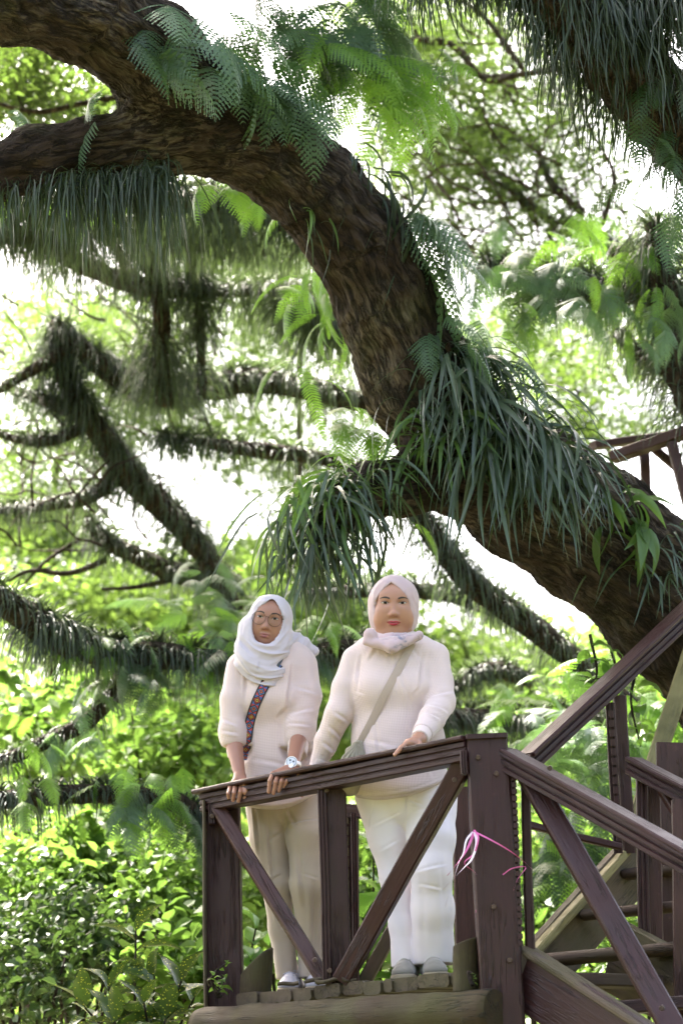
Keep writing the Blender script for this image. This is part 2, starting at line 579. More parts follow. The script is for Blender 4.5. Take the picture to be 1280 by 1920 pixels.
def frond_mesh(name, L, W, pairs, lobes, droop, mat, seed, narrow=False, lift=.35):
    """a fern frond: rachis, paired pinnae, each cut into lobes; root at the origin, reaching along +x"""
    r = np.random.default_rng(seed)
    V, Q = [], []
    n = 0
    d = np.array([math.cos(lift), 0, math.sin(lift)]); p = np.zeros(3)
    pts, dirs = [p.copy()], [d.copy()]
    for k in range(24):
        p = p + d * L / 24
        d = nrm(d + np.array([0, r.normal(0, .012), -droop / 24]))
        pts.append(p.copy()); dirs.append(d.copy())
    pts, dirs = np.array(pts), np.array(dirs)
    def quad(a, b, c, e):
        nonlocal n
        V.extend([a, b, c, e]); Q.append([n, n + 1, n + 2, n + 3]); n += 4
    for k in range(24):
        w = .0035 * L * (1 - k / 26)
        s = np.array([0, w, 0])
        quad(pts[k] - s, pts[k] + s, pts[k + 1] + s, pts[k + 1] - s)
    for i in range(pairs):
        s = .14 + .84 * i / pairs
        f = s * 24; k = min(int(f), 23)
        o = pts[k] + (pts[k + 1] - pts[k]) * (f - k)
        dd = dirs[k]
        if narrow: ln = W * min(1, s / .25) * (1 - ((s - .25) / .75) ** 3 if s > .25 else 1)
        else: ln = W * (1 - (s - .14) / .86) ** .85 * (1 if i else .9)
        for sg in (-1, 1):
            fw = .35 if narrow else .62
            pd = nrm(dd * fw + np.array([0, sg, 0]) + np.array([0, 0, -.18 + r.normal(0, .06)]))
            up = nrm(np.cross(dd, pd)) * sg
            ln2 = ln * r.uniform(.88, 1.08)
            if narrow:
                w = L / pairs * .30
                tip = o + pd * ln2 - np.array([0, 0, .12 * ln2])
                mid = o + pd * ln2 * .5
                sd = nrm(np.cross(up, pd))
                quad(o - sd * w * .8, o + sd * w * .8, mid + sd * w * .9, mid - sd * w * .9)
                quad(mid - sd * w * .9, mid + sd * w * .9, tip + sd * w * .15, tip - sd * w * .15)
                continue
            sd = nrm(np.cross(up, pd))
            m = max(3, int(round(lobes * (ln2 / W) + 2)))
            wb = min(L / pairs * .52, ln2 * .22)
            cs = [o + pd * ln2 * u - np.array([0, 0, .24 * ln2 * u * u]) for u in np.linspace(0, 1, m + 1)]
            for j in range(m):
                u = j / m
                w = wb * (1 - u) ** .7 * (1 if j else .8)
                st = cs[j + 1] - cs[j]
                for s2 in (-1, 1):
                    rd = r.uniform(.85, 1.1)
                    quad(cs[j], cs[j] + sd * s2 * w * .50 + st * .15, cs[j] + sd * s2 * w * rd + st * .95, cs[j + 1])
    me = raw_mesh(name, np.array(V), np.array(Q), False)
    me.materials.append(mat)
    return me

def rot_to(az, pitch=0.0, roll=0.0):
    return Matrix.Rotation(az, 4, 'Z') @ Matrix.Rotation(-pitch, 4, 'Y') @ Matrix.Rotation(roll, 4, 'X')

def put(name, me, parent, loc, az, pitch=0.0, roll=0.0, sc=1.0):
    o = bpy.data.objects.new(name, me)
    COL.objects.link(o)
    o.parent = parent
    o.matrix_world = Matrix.Translation(loc) @ rot_to(az, pitch, roll) @ Matrix.Scale(sc, 4)
    o.matrix_parent_inverse = Matrix.Identity(4)
    o.matrix_basis = Matrix.Translation(Vector(loc) - Vector(parent.location)) @ rot_to(az, pitch, roll) @ Matrix.Scale(sc, 4)
    return o

M['strap'] = M.get('strap')
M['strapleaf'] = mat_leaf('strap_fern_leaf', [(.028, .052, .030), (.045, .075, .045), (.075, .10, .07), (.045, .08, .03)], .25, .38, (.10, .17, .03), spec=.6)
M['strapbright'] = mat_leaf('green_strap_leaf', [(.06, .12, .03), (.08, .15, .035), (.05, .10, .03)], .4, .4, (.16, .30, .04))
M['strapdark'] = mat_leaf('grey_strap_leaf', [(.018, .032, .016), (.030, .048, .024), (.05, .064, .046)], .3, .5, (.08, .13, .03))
M['fringe'] = mat_leaf('hanging_fern_fringe', [(.026, .036, .030), (.040, .052, .042), (.034, .056, .024), (.07, .082, .068)], .35, .55, (.12, .18, .05))
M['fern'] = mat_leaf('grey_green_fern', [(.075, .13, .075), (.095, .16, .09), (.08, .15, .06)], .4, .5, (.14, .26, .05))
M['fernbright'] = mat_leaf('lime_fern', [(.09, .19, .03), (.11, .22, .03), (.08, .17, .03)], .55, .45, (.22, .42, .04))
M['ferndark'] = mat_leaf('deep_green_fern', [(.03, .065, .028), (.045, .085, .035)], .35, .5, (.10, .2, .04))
M['canopy'] = mat_leaf('fine_canopy_leaf', [(.035, .06, .014), (.05, .085, .018), (.065, .10, .022)], .42, .5, (.15, .25, .035))
M['bright'] = mat_leaf('sunlit_leaf', [(.08, .14, .03), (.10, .17, .035), (.12, .18, .04), (.07, .13, .03)], .5, .4, (.24, .38, .06))
M['shrub'] = mat_leaf('shrub_leaf', [(.06, .12, .025), (.09, .16, .03), (.11, .17, .03), (.05, .10, .03)], .45, .5, (.2, .36, .05), spec=.3)
M['croton'] = mat_leaf('spotted_croton_leaf', [(.016, .034, .008), (.028, .06, .012), (.055, .10, .02)], .2, .35, (.08, .14, .02), spots=(15, (.42, .40, .05)))
M['bigleaf'] = mat_leaf('broad_leaf', [(.06, .14, .025), (.075, .16, .03)], .5, .35, (.2, .4, .05))

def mat_bark(name, cols, light, lightness=.5):
    t = NT(name)
    g = t.n('ShaderNodeAttribute', attribute_name='grain').outputs['Vector']
    o = t.obj()
    gs = t.scale(g, (1, 1, .45))
    n = t.noise(gs, 24, 7, .68, .5)
    n2 = t.noise(gs, 70, 5, .65, .3)
    c = t.ramp(n, [(.30, cols[0]), (.5, cols[1]), (.70, cols[2])])
    pat = t.ramp(t.noise(o, 1.7, 5, .6), [(.44, (0, 0, 0)), (.66, (1, 1, 1))])
    flake = t.ramp(n2, [(.42, (0, 0, 0)), (.62, (1, 1, 1))])
    c = t.mix(t.math('MULTIPLY', t.math('MULTIPLY', pat, flake), lightness), c, light + (1,))
    rid = t.math('ABSOLUTE', t.math('SUBTRACT', t.noise(gs, 15, 5, .7, .8), .5))
    cr = t.ramp(rid, [(0.0, (1, 1, 1)), (.05, (0, 0, 0))])
    c = t.mix(t.math('MULTIPLY', cr, .6), c, tuple(x * .35 for x in cols[0]) + (1,))
    moss = t.ramp(t.noise(o, 4.3, 5, .65), [(.52, (0, 0, 0)), (.70, (1, 1, 1))])
    c = t.mix(t.math('MULTIPLY', moss, .4), c, (.04, .05, .018, 1))
    h = t.math('SUBTRACT', t.math('ADD', n, t.math('MULTIPLY', n2, .5)), t.math('MULTIPLY', cr, .8))
    t.bsdf(c, .92, t.bump(h, 1.0, .03), Specular_IOR_Level=.2)
    return t.m
M['bark'] = mat_bark('red_brown_bark', [(.011, .007, .006), (.036, .024, .018), (.068, .047, .035)], (.21, .175, .135), .8)
M['barkdark'] = mat_bark('dark_bark', [(.02, .014, .010), (.05, .034, .024), (.09, .065, .045)], (.2, .16, .11), .35)

# ================================================================== THE LEANING GIANT
def pxs(*rows):
    """(px, py, Y, radius in px) -> points and radii"""
    return [at(r[0], r[1], r[2]) for r in rows], [r[3] * r[2] / FPX for r in rows]
giant = empty('giant_tree', tuple(at(1420, 1330, 10.9) * np.array([1, 1, 0])), 'huge leaning tree with peeling brown bark arching over the women, draped in ferns', 'tree')
CH = [pxs((1560, 1560, 11.2, 150), (1420, 1315, 10.9, 136), (1270, 1130, 10.6, 130), (1120, 1012, 10.35, 124), (990, 925, 10.15, 120), (880, 845, 10.0, 120), (792, 720, 9.85, 106), (722, 562, 9.65, 98), (668, 456, 9.5, 95), (590, 347, 9.3, 95), (490, 262, 9.1, 100), (385, 225, 8.9, 104)),
      pxs((385, 232, 8.9, 96), (280, 262, 8.8, 72), (180, 275, 8.75, 58), (80, 302, 8.7, 48), (-40, 335, 8.65, 40), (-200, 370, 8.6, 34)),
      pxs((400, 215, 8.9, 104), (290, 108, 8.6, 104), (160, 18, 8.3, 105), (0, -40, 8.0, 108), (-160, -95, 7.7, 100)),
      pxs((860, 890, 9.95, 80), (760, 905, 9.85, 54), (690, 912, 9.75, 44), (640, 945, 9.65, 34), (600, 985, 9.6, 22))]
TF = Field()
for pts, rs in CH:
    TF.chain(pts, rs, .10)
V, Q = TF.mesh_arrays(.016)
V = relax(V, Q, 2, .5)
SEGS = [(p[i], p[i + 1]) for p, r in CH for i in range(len(p) - 1)]
def grain(V, segs):
    best = np.full(len(V), 1e9); out = np.zeros((len(V), 3)); run = 0
    for a, b in segs:
        d, s, u = frame_of(b - a, (0, 1, 0))
        v = V - a; t = np.clip(v @ d, 0, np.linalg.norm(b - a))
        w = v - t[:, None] * d
        e = (w * w).sum(1); m = e < best
        g = np.stack([w @ s, w @ u, (run + v @ d) * .42], 1)
        out[m] = g[m]; best[m] = e[m]; run += np.linalg.norm(b - a)
    return out
G = grain(V, SEGS)
N_ = vnormals(V, Q)
V = V + N_ * (.035 * noise(V, 2.2, 5, 2) + .015 * (1 - 2 * np.abs(noise(G, 15, 4, 3))) + .007 * noise(G, 40, 6, 2))[:, None]
me = raw_mesh('trunk', V, Q)
set_attr(me, 'grain', G)
link('trunk', me, M['bark'], giant)
TREE_V, TREE_N = V, vnormals(V, Q)
TREE_PX = (lambda q: np.stack([640 - q[:, 0] / q[:, 2] * FPX, 960 + q[:, 1] / q[:, 2] * FPX, -q[:, 2]], 1))((V - C0) @ CR)
_vis = ((C0 - V) * TREE_N).sum(1) > 0
def on_trunk(px, py):
    """bark point and normal seen at a photo pixel, or on the nearest outline"""
    d2 = ((TREE_PX[:, 0] - px) ** 2 + (TREE_PX[:, 1] - py) ** 2) + np.where(_vis, 0, 1e6) + TREE_PX[:, 2] * 60
    k = int(np.argmin(d2))
    return TREE_V[k], TREE_N[k]

# strap fern clumps: leaf meshes shared between the clumps
def strap_variants(n, mat, w, seed, droop=(.16, .5)):
    out = []
    for i in range(n):
        r = np.random.default_rng(seed + i)
        a = r.uniform(-.3, .7)
        V, F = ribbons(np.zeros((1, 3)), np.array([[math.cos(a), 0, math.sin(a)]]), 1.0, w * r.uniform(.8, 1.25), 10, r.uniform(*droop), seed + i, 3, .22)
        me = raw_mesh('leaf', V, F); me.materials.append(mat)
        out.append(me)
    return out
SV = {'dark': strap_variants(14, M['strapleaf'], .029, 100, (.45, 1.1)), 'grey': strap_variants(8, M['strapdark'], .030, 200, (.5, 1.1)),
      'bright': strap_variants(8, M['strapbright'], .042, 300, (.2, .7)), 'wide': strap_variants(6, M['strapbright'], .13, 400, (.25, .6))}
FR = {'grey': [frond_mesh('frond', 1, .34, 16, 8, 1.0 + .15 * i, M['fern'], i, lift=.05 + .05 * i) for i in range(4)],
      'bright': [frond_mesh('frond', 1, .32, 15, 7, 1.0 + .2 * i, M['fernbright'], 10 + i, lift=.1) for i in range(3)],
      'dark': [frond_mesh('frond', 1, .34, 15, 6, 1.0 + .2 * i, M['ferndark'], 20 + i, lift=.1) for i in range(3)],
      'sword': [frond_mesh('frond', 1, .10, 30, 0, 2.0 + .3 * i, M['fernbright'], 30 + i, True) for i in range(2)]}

def clump(px, py, n, L, kind, label, grp, spread=.05, Y=None, az=None, fan=1.3, nm='strap_fern', cat='fern', lift=(-.3, .5)):
    if Y is None:
        p, nn = on_trunk(px, py)
    else:
        p, nn = at(px, py, Y), np.array([0, -1, .3])
    e = empty(nm, tuple(p), label, cat, grp)
    a0 = math.atan2(nn[1], nn[0]) if az is None else az
    for k in range(n):
        q = p + rng.normal(0, spread, 3) * np.array([1, .5, .8])
        put('leaf', SV[kind][rng.integers(len(SV[kind]))], e, q, a0 + rng.normal(0, fan * .6), rng.uniform(*lift), rng.normal(0, .3), L * rng.uniform(.55, 1.15))
    return e
def fern(px, py, n, L, kind, label, grp, Y=None, az=None, fan=1.2, spread=.05, lift=(-1.1, -.15), nm='hanging_fern'):
    if Y is None:
        p, nn = on_trunk(px, py)
    else:
        p, nn = at(px, py, Y), np.array([0, -1, .3])
    e = empty(nm, tuple(p), label, 'fern', grp)
    a0 = math.atan2(nn[1], nn[0]) if az is None else az
    for k in range(n):
        q = p + rng.normal(0, spread, 3)
        put('frond', FR[kind][rng.integers(len(FR[kind]))], e, q, a0 + rng.normal(0, fan * .55), rng.uniform(*lift), rng.normal(0, .35), L * rng.uniform(.7, 1.15))
    return e
ORD = 'first second third fourth fifth sixth seventh eighth ninth tenth eleventh twelfth thirteenth fourteenth'.split()
def row(label, grp, items, az=None, fan=2.6, spread=.08, lift=(-1.1, -.15), nm='hanging_fern'):
    for k, (px, py, Y, n, L, kd) in enumerate(items):
        lab = label.format(o=ORD[k]) if len(items) > 1 else label.format(o='only')
        fern(px, py, n, L, kd, lab, grp, Y, az, fan, spread, lift, nm)
def crow(label, grp, items, mul=1.0, lm=1.0, **kw):
    for k, (px, py, n, L, kd) in enumerate(items):
        clump(px, py, int(n * mul), L * lm, kd, label.format(o=ORD[k]), grp, **kw)
G1, G2, G3 = 'strap ferns growing on the leaning trunk', 'lacy ferns hanging from the leaning trunk', 'lime green ferns under the leaning trunk'
# the thick apron of strap leaves on the lower trunk
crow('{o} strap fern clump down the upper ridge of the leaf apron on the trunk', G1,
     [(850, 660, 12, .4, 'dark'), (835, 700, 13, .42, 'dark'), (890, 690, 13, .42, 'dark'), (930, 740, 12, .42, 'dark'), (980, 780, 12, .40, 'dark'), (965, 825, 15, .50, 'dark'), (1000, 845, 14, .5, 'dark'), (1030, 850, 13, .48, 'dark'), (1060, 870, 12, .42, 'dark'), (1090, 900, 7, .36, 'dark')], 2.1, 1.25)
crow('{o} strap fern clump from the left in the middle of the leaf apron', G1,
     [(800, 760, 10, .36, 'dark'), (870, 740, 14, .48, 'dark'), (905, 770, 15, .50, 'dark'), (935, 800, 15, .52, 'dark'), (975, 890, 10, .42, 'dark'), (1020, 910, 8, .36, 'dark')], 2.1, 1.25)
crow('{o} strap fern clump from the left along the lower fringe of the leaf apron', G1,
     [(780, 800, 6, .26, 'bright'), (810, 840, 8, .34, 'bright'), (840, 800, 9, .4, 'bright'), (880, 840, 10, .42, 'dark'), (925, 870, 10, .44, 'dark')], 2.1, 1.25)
crow('{o} strap tuft from the left on the bare bark above the rising handrail', G1, [(1190, 1060, 5, .3, 'dark'), (1240, 1080, 8, .34, 'dark'), (1265, 1000, 6, .3, 'dark')], 1.6, 1.2)
# sparse long straps on the upper trunk
crow('{o} sparse tuft of long straps down the right edge of the upper trunk', 'sparse strap leaves on the upper trunk',
     [(620, 300, 4, .3, 'grey'), (660, 270, 5, .4, 'grey'), (690, 300, 7, .5, 'grey'), (720, 330, 6, .55, 'grey'), (745, 370, 6, .5, 'grey'), (770, 420, 4, .45, 'grey')], spread=.06, lift=(-.9, -.1))
crow('{o} small strap tuft in the middle of the bare upper trunk', 'sparse strap leaves on the upper trunk', [(575, 390, 5, .26, 'bright'), (590, 420, 5, .3, 'grey')], spread=.06, lift=(-.9, -.1))
# stump covered in straps
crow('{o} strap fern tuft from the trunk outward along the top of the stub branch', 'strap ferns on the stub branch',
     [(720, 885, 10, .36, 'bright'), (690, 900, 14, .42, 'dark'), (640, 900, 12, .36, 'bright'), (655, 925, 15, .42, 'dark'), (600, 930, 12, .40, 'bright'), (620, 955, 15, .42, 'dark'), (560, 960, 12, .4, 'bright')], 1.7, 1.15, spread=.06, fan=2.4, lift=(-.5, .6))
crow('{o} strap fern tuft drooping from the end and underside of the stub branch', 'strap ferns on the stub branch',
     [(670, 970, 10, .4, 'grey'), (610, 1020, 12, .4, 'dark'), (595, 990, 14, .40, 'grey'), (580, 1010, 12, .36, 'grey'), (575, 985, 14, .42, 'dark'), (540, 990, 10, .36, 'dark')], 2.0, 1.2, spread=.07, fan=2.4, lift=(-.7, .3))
# broad fresh leaves at the right
clump(1150, 960, 9, .34, 'wide', 'fresh green broad strap leaves on the trunk below the upper railing', None, .05, lift=(-.9, .6))
clump(1180, 985, 9, .36, 'wide', 'second tuft of broad strap leaves drooping lower on the trunk at right', None, .06, lift=(-1.1, -.2))
clump(1165, 930, 3, .26, 'bright', 'three upright bright leaves standing on the trunk edge below the upper railing', None, .03, lift=(.7, 1.3))
# lacy ferns
def frow(label, items, n_=.6, l_=1.25):
    row(label, G2, [(x, y, None, max(2, int(n * n_)), L * l_, kd) for x, y, n, L, kd in items], fan=1.2, spread=.05)
frow('{o} lacy fern from the left on the fork at the top of the tree', [(240, 200, 3, .30, 'grey'), (265, 60, 4, .36, 'dark'), (300, 120, 5, .42, 'grey'), (330, 40, 7, .46, 'grey'), (400, 30, 6, .44, 'grey'), (430, 110, 4, .34, 'grey'), (450, 60, 6, .46, 'grey'), (500, 60, 6, .44, 'dark'), (520, 110, 6, .42, 'grey'), (560, 130, 5, .40, 'grey')])
frow('{o} lacy fern downward on the right flank of the upper trunk', [(780, 360, 4, .28, 'dark'), (790, 370, 6, .42, 'grey'), (830, 400, 6, .50, 'grey'), (870, 420, 6, .56, 'grey')])
frow('{o} lacy fern from the left just above the strap leaf apron', [(815, 620, 5, .34, 'grey'), (870, 640, 5, .34, 'grey'), (900, 600, 5, .36, 'grey'), (910, 690, 4, .3, 'grey'), (940, 690, 4, .30, 'dark')])
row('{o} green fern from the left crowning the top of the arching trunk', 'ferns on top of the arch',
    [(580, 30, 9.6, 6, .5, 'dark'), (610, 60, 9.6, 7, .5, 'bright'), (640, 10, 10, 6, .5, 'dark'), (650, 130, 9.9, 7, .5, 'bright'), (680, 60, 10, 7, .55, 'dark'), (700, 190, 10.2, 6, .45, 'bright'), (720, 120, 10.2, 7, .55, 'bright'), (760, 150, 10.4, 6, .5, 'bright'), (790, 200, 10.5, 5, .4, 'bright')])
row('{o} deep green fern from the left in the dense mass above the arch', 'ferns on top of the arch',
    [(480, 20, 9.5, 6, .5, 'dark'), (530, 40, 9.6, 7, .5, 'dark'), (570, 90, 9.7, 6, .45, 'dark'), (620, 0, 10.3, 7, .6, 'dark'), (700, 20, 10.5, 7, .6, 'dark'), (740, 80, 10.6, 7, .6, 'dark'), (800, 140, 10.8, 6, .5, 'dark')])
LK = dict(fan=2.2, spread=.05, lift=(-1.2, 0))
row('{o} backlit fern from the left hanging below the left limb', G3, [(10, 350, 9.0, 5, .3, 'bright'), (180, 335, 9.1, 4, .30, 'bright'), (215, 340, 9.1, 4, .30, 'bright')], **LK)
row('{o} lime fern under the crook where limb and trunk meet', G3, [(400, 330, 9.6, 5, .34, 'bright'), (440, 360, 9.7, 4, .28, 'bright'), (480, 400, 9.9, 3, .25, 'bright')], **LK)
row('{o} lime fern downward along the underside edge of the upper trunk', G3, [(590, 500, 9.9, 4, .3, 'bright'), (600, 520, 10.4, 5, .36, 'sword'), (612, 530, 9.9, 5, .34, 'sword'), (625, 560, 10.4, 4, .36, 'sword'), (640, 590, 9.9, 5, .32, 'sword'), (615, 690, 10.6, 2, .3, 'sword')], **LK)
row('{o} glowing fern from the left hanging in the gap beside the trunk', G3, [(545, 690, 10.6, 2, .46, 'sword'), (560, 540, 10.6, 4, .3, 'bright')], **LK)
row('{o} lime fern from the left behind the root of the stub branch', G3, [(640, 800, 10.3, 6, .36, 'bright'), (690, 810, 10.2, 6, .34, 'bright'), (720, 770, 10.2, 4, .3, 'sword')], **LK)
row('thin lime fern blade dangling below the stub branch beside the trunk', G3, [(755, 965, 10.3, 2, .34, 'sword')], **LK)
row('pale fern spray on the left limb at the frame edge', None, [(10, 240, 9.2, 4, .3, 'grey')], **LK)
# curtain of fine straps under the left limb
NQ = 1700
X = rng.uniform(108, 312, NQ); X[:320] = rng.uniform(-10, 120, 320)
tuft = noise(np.stack([X * .045, X * 0, X * 0], 1), 1, 9, 2)
root = np.array([at(x, 350 - (x - 112) * .12 + rng.uniform(-30, 4), 8.72 + rng.uniform(-.2, .2)) for x in X])
kp = tuft + rng.uniform(-.5, .5, NQ) > -.25
X, root, tuft = X[kp], root[kp], tuft[kp]; NQ = len(X)
d0 = np.stack([rng.normal(0, .6, NQ), rng.normal(0, .6, NQ), rng.uniform(-1.2, .1, NQ)], 1)
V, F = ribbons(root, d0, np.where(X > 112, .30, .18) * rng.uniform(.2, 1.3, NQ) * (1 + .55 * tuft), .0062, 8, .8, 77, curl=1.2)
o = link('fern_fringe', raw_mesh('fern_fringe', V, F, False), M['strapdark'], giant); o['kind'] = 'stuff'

# ================================================================== PLATFORM AND STAIRS
DECK_Z = 2.148
E1, E2 = nrm((-1.105, 0.98, 0)), nrm((0.98, 1.105, 0))
RAILP = [(.034, -.038), (.034, .038), (-.034, .038), (-.044, .034), (-.044, .018), (-.035, .014), (-.035, .010), (-.042, .006),
         (-.042, -.008), (-.034, -.012), (-.034, -.016), (-.041, -.020), (-.041, -.034), (-.034, -.038)]
STILEP = [(-.026, -.02), (.026, -.02), (.026, .016), (.021, .022), (.012, .022), (.009, .016), (.004, .016), (.001, .022), (-.009, .022), (-.012, .016), (-.017, .016), (-.02, .022), (-.026, .018)]

def wood_part(name, a, b, w, h, mat, parent, up=(0, 0, 1), prof=None, rough=0.0012, n=10, bev=0.006, sc1=1.0):
    """board from a to b, sliced along its length so that it can be slightly uneven"""
    a, b = np.asarray(a, float), np.asarray(b, float)
    d, s, u = frame_of(b - a, up)
    p = np.asarray(prof if prof is not None else rect(w, h, bev), float)
    m = len(p)
    V = []
    ph = rng.uniform(0, 9)
    for k in range(n + 1):
        t = k / n
        c = a + (b - a) * t + s * rough * math.sin(ph + t * 7) + u * rough * math.sin(2 * ph + t * 5)
        q = p * (1 + (sc1 - 1) * t)
        ring = c + q[:, :1] * s + q[:, 1:] * u
        V.append(ring + rough * 0.9 * noise(ring, 22, 3)[:, None] * (s + u))
    V = np.concatenate(V)
    i = np.arange(m); j = (i + 1) % m
    F = np.concatenate([np.stack([k * m + i, k * m + j, (k + 1) * m + j, (k + 1) * m + i], 1) for k in range(n)])
    me = raw_mesh(name, V, [F, np.arange(m)[None, ::-1], (n * m + np.arange(m))[None]], False)
    set_attr(me, 'grain', np.stack([(V - a) @ s, (V - a) @ u, (V - a) @ d * .07], 1) + rng.uniform(0, 5, 3))
    return link(name, me, mat, parent)

def log_part(name, a, b, r, mat, parent, sides=16, flat=1.0, cut=0.0, taper=1.0):
    a, b = np.asarray(a, float), np.asarray(b, float)
    d, s, u = frame_of(b - a)
    n = 40
    ang = np.linspace(0, 2 * np.pi, sides, endpoint=False)
    V = []
    for k in range(n + 1):
        t = k / n
        ring = np.cos(ang)[:, None] * s + flat * np.sin(ang)[:, None] * u
        Q = a + (b - a) * t + ring * r
        rr = r * (1 + (taper - 1) * t) * (1 + 0.07 * noise(Q, 9, 5, 2) - 0.09 * np.clip(noise(np.stack([(Q - a) @ s * 22, (Q - a) @ u * 22, (Q - a) @ d * 2.2], 1), 1, 9, 2) - .25, 0, 1))
        P = a + (b - a) * t + ring * rr[:, None]
        if k in (0, n): P = a + (b - a) * t + ring * (rr * 0.93)[:, None]
        if cut: P = P + d * (t * cut * (ring @ cutdir(d)))[:, None]
        V.append(P)
    V = np.concatenate(V)
    i = np.arange(sides); j = (i + 1) % sides
    F = np.concatenate([np.stack([k * sides + i, k * sides + j, (k + 1) * sides + j, (k + 1) * sides + i], 1) for k in range(n)])
    me = raw_mesh(name, V, [F, np.arange(sides)[None, ::-1], (n * sides + np.arange(sides))[None]], True)
    me.polygons.foreach_set('use_smooth', np.concatenate([np.ones(len(F), bool), [False, False]]))
    set_attr(me, 'grain', np.stack([(V - a) @ s, (V - a) @ u, (V - a) @ d * .08], 1) + rng.uniform(0, 5, 3))
    return link(name, me, mat, parent)

def cutdir(d):
    return np.array([1.0, -0.25, 0]) / 1.03

def dentils(parent, a, b, w, n, mat, face=(0, -1, 0), hgt=0.012):
    """a strip of raised dentil blocks up a moulded stile"""
    a, b = np.asarray(a, float), np.asarray(b, float)
    mb = MB()
    d, s, u = frame_of(b - a, face)
    L = np.linalg.norm(b - a) / n
    extrude(mb, -d * L * .36, d * L * .36, rect(w, hgt, 0.002), face)
    me = mb.mesh('dentil', False); me.materials.append(mat)
    for k in range(n):
        link('dentil', me, None, parent, a + (b - a) * (k + .5) / n)

def post(name, bot, top, w, h, mat, parent, yaw=0.0, **kw):
    return wood_part(name, bot, top, w, h, mat, parent, up=(math.sin(yaw), -math.cos(yaw), 0), **kw)

platform = empty('viewing_platform', tuple(at(700, 1870, 9.0)), 'raised dark brown timber platform with diagonal braced railing that the two women stand on', 'platform')
A0, A1 = at(938, 1840, 8.44), at(910, 1389, 8.44)
B0, B1 = at(421, 1886, 9.42), at(416, 1494, 9.42)
post('post', A0 + (A0 - A1) * 0.5, A1, .158, .15, M['brown'], platform)
tag(post('post', at(424, 1892, 9.45), B1 + np.array([0, .03, -.02]), .15, .07, M['brown'], platform, yaw=-0.1), 'wide dark post board at the left end of the railing')
post('lit_post_edge', at(386, 1890, 9.40), at(383, 1503, 9.40), .014, .10, M['weathered'], platform)  # light on the post's left edge, put in as a paler strip
post('post_cap', A1 + np.array([0, -.005, -.004]), A1 + np.array([0, -.005, .014]), .166, .17, M['brown'], platform, n=1)
# front rail
RA, RB = at(884, 1410, 8.40), at(388, 1507, 9.42)
wood_part('rail', RA, RB, 0, 0, M['brown'], platform, prof=RAILP, n=16)
up_ = np.array([0, 0, .052])
wood_part('rail_cap', RA + up_, RB + up_ - E1 * -.03, .125, .02, M['brown'], platform, n=16, rough=.0015)
# middle baluster, a moulded strip against a square post
mb0, mb1 = at(640, 1845, 9.0), at(628, 1478, 8.98)
post('baluster', mb0, mb1, .085, .09, M['brown'], platform)
post('moulding', at(614, 1845, 8.96), at(604, 1470, 8.94), 0, 0, M['brown'], platform, prof=[(x * .72, y) for x, y in STILEP])
# braces
wood_part('brace', at(408, 1515, 9.36), at(606, 1836, 9.02), .06, .055, M['brown_red'], platform, up=(0, -1, .3))
wood_part('brace', at(868, 1432, 8.45), at(642, 1836, 8.94), .075, .06, M['brown'], platform, up=(0, -1, .3))
post('bracket', at(398, 1545, 9.36), at(397, 1508, 9.36), 0, 0, M['brown'], platform, prof=[(x * .5, y) for x, y in STILEP], n=2)
post('bracket', at(870, 1452, 8.36), at(868, 1408, 8.36), 0, 0, M['brown'], platform, prof=[(x * .5, y) for x, y in STILEP], n=2)
# back of the landing
wood_part('back_rail', at(590, 1519, 10.05), at(872, 1528, 9.75), 0, 0, M['brown'], platform, prof=[(x, y * .8) for x, y in RAILP])
post('back_baluster', at(655, 1850, 10.0), at(655, 1526, 10.0), .085, .06, M['brown'], platform)
post('moulding', at(668, 1850, 9.95), at(664, 1526, 9.95), 0, 0, M['brown'], platform, prof=[(x * .6, y) for x, y in STILEP])
dentils(platform, at(650, 1850, 9.955), at(648, 1528, 9.955), .028, 16, M['weathered'], hgt=.014)
wood_part('back_brace', at(668, 1868, 10.0), at(778, 1668, 10.0), .06, .05, M['weathered'], platform, up=(0, -1, .3))
post('back_post', at(880, 1860, 9.62), at(868, 1478, 9.62), .11, .1, M['brown_red'], platform)
# deck planks, front edge ragged
t0 = 0.02
pw = [.115, .05, .12, .125, .045, .09, .11, .085, .075, .10, .085, .1, .12, .09]
e0 = np.array([A0[0], A0[1], 0]) + E1 * .09
run = 0.0
for k, w in enumerate(pw):
    c = e0 + E1 * (run + w / 2)
    run += w + .004
    if run > 1.36: break
    st = rng.uniform(-.015, .02)
    wood_part('deck_plank', c + E2 * (-.045 + st) + np.array([0, 0, DECK_Z - .028 + rng.uniform(-.003, .003)]), c + E2 * 1.15 + np.array([0, 0, DECK_Z - .028]),
              w, .052, M['weathered'], platform, rough=.002, bev=.01)
log_part('log_beam', at(375, 1926, 9.33), at(928, 1893, 8.33), .079, M['log'], platform, 40)
log_part('joist', at(470, 1930, 10.0), at(960, 1900, 9.1), .07, M['log'], platform, 12)
log_part('stake', at(478, 1905, 9.34), at(482, 1803, 9.34), .068, M['log'], platform, 14, cut=.06)
log_part('stake', at(872, 1862, 8.50), at(872, 1766, 8.50), .050, M['log'], platform, 14, cut=.018)

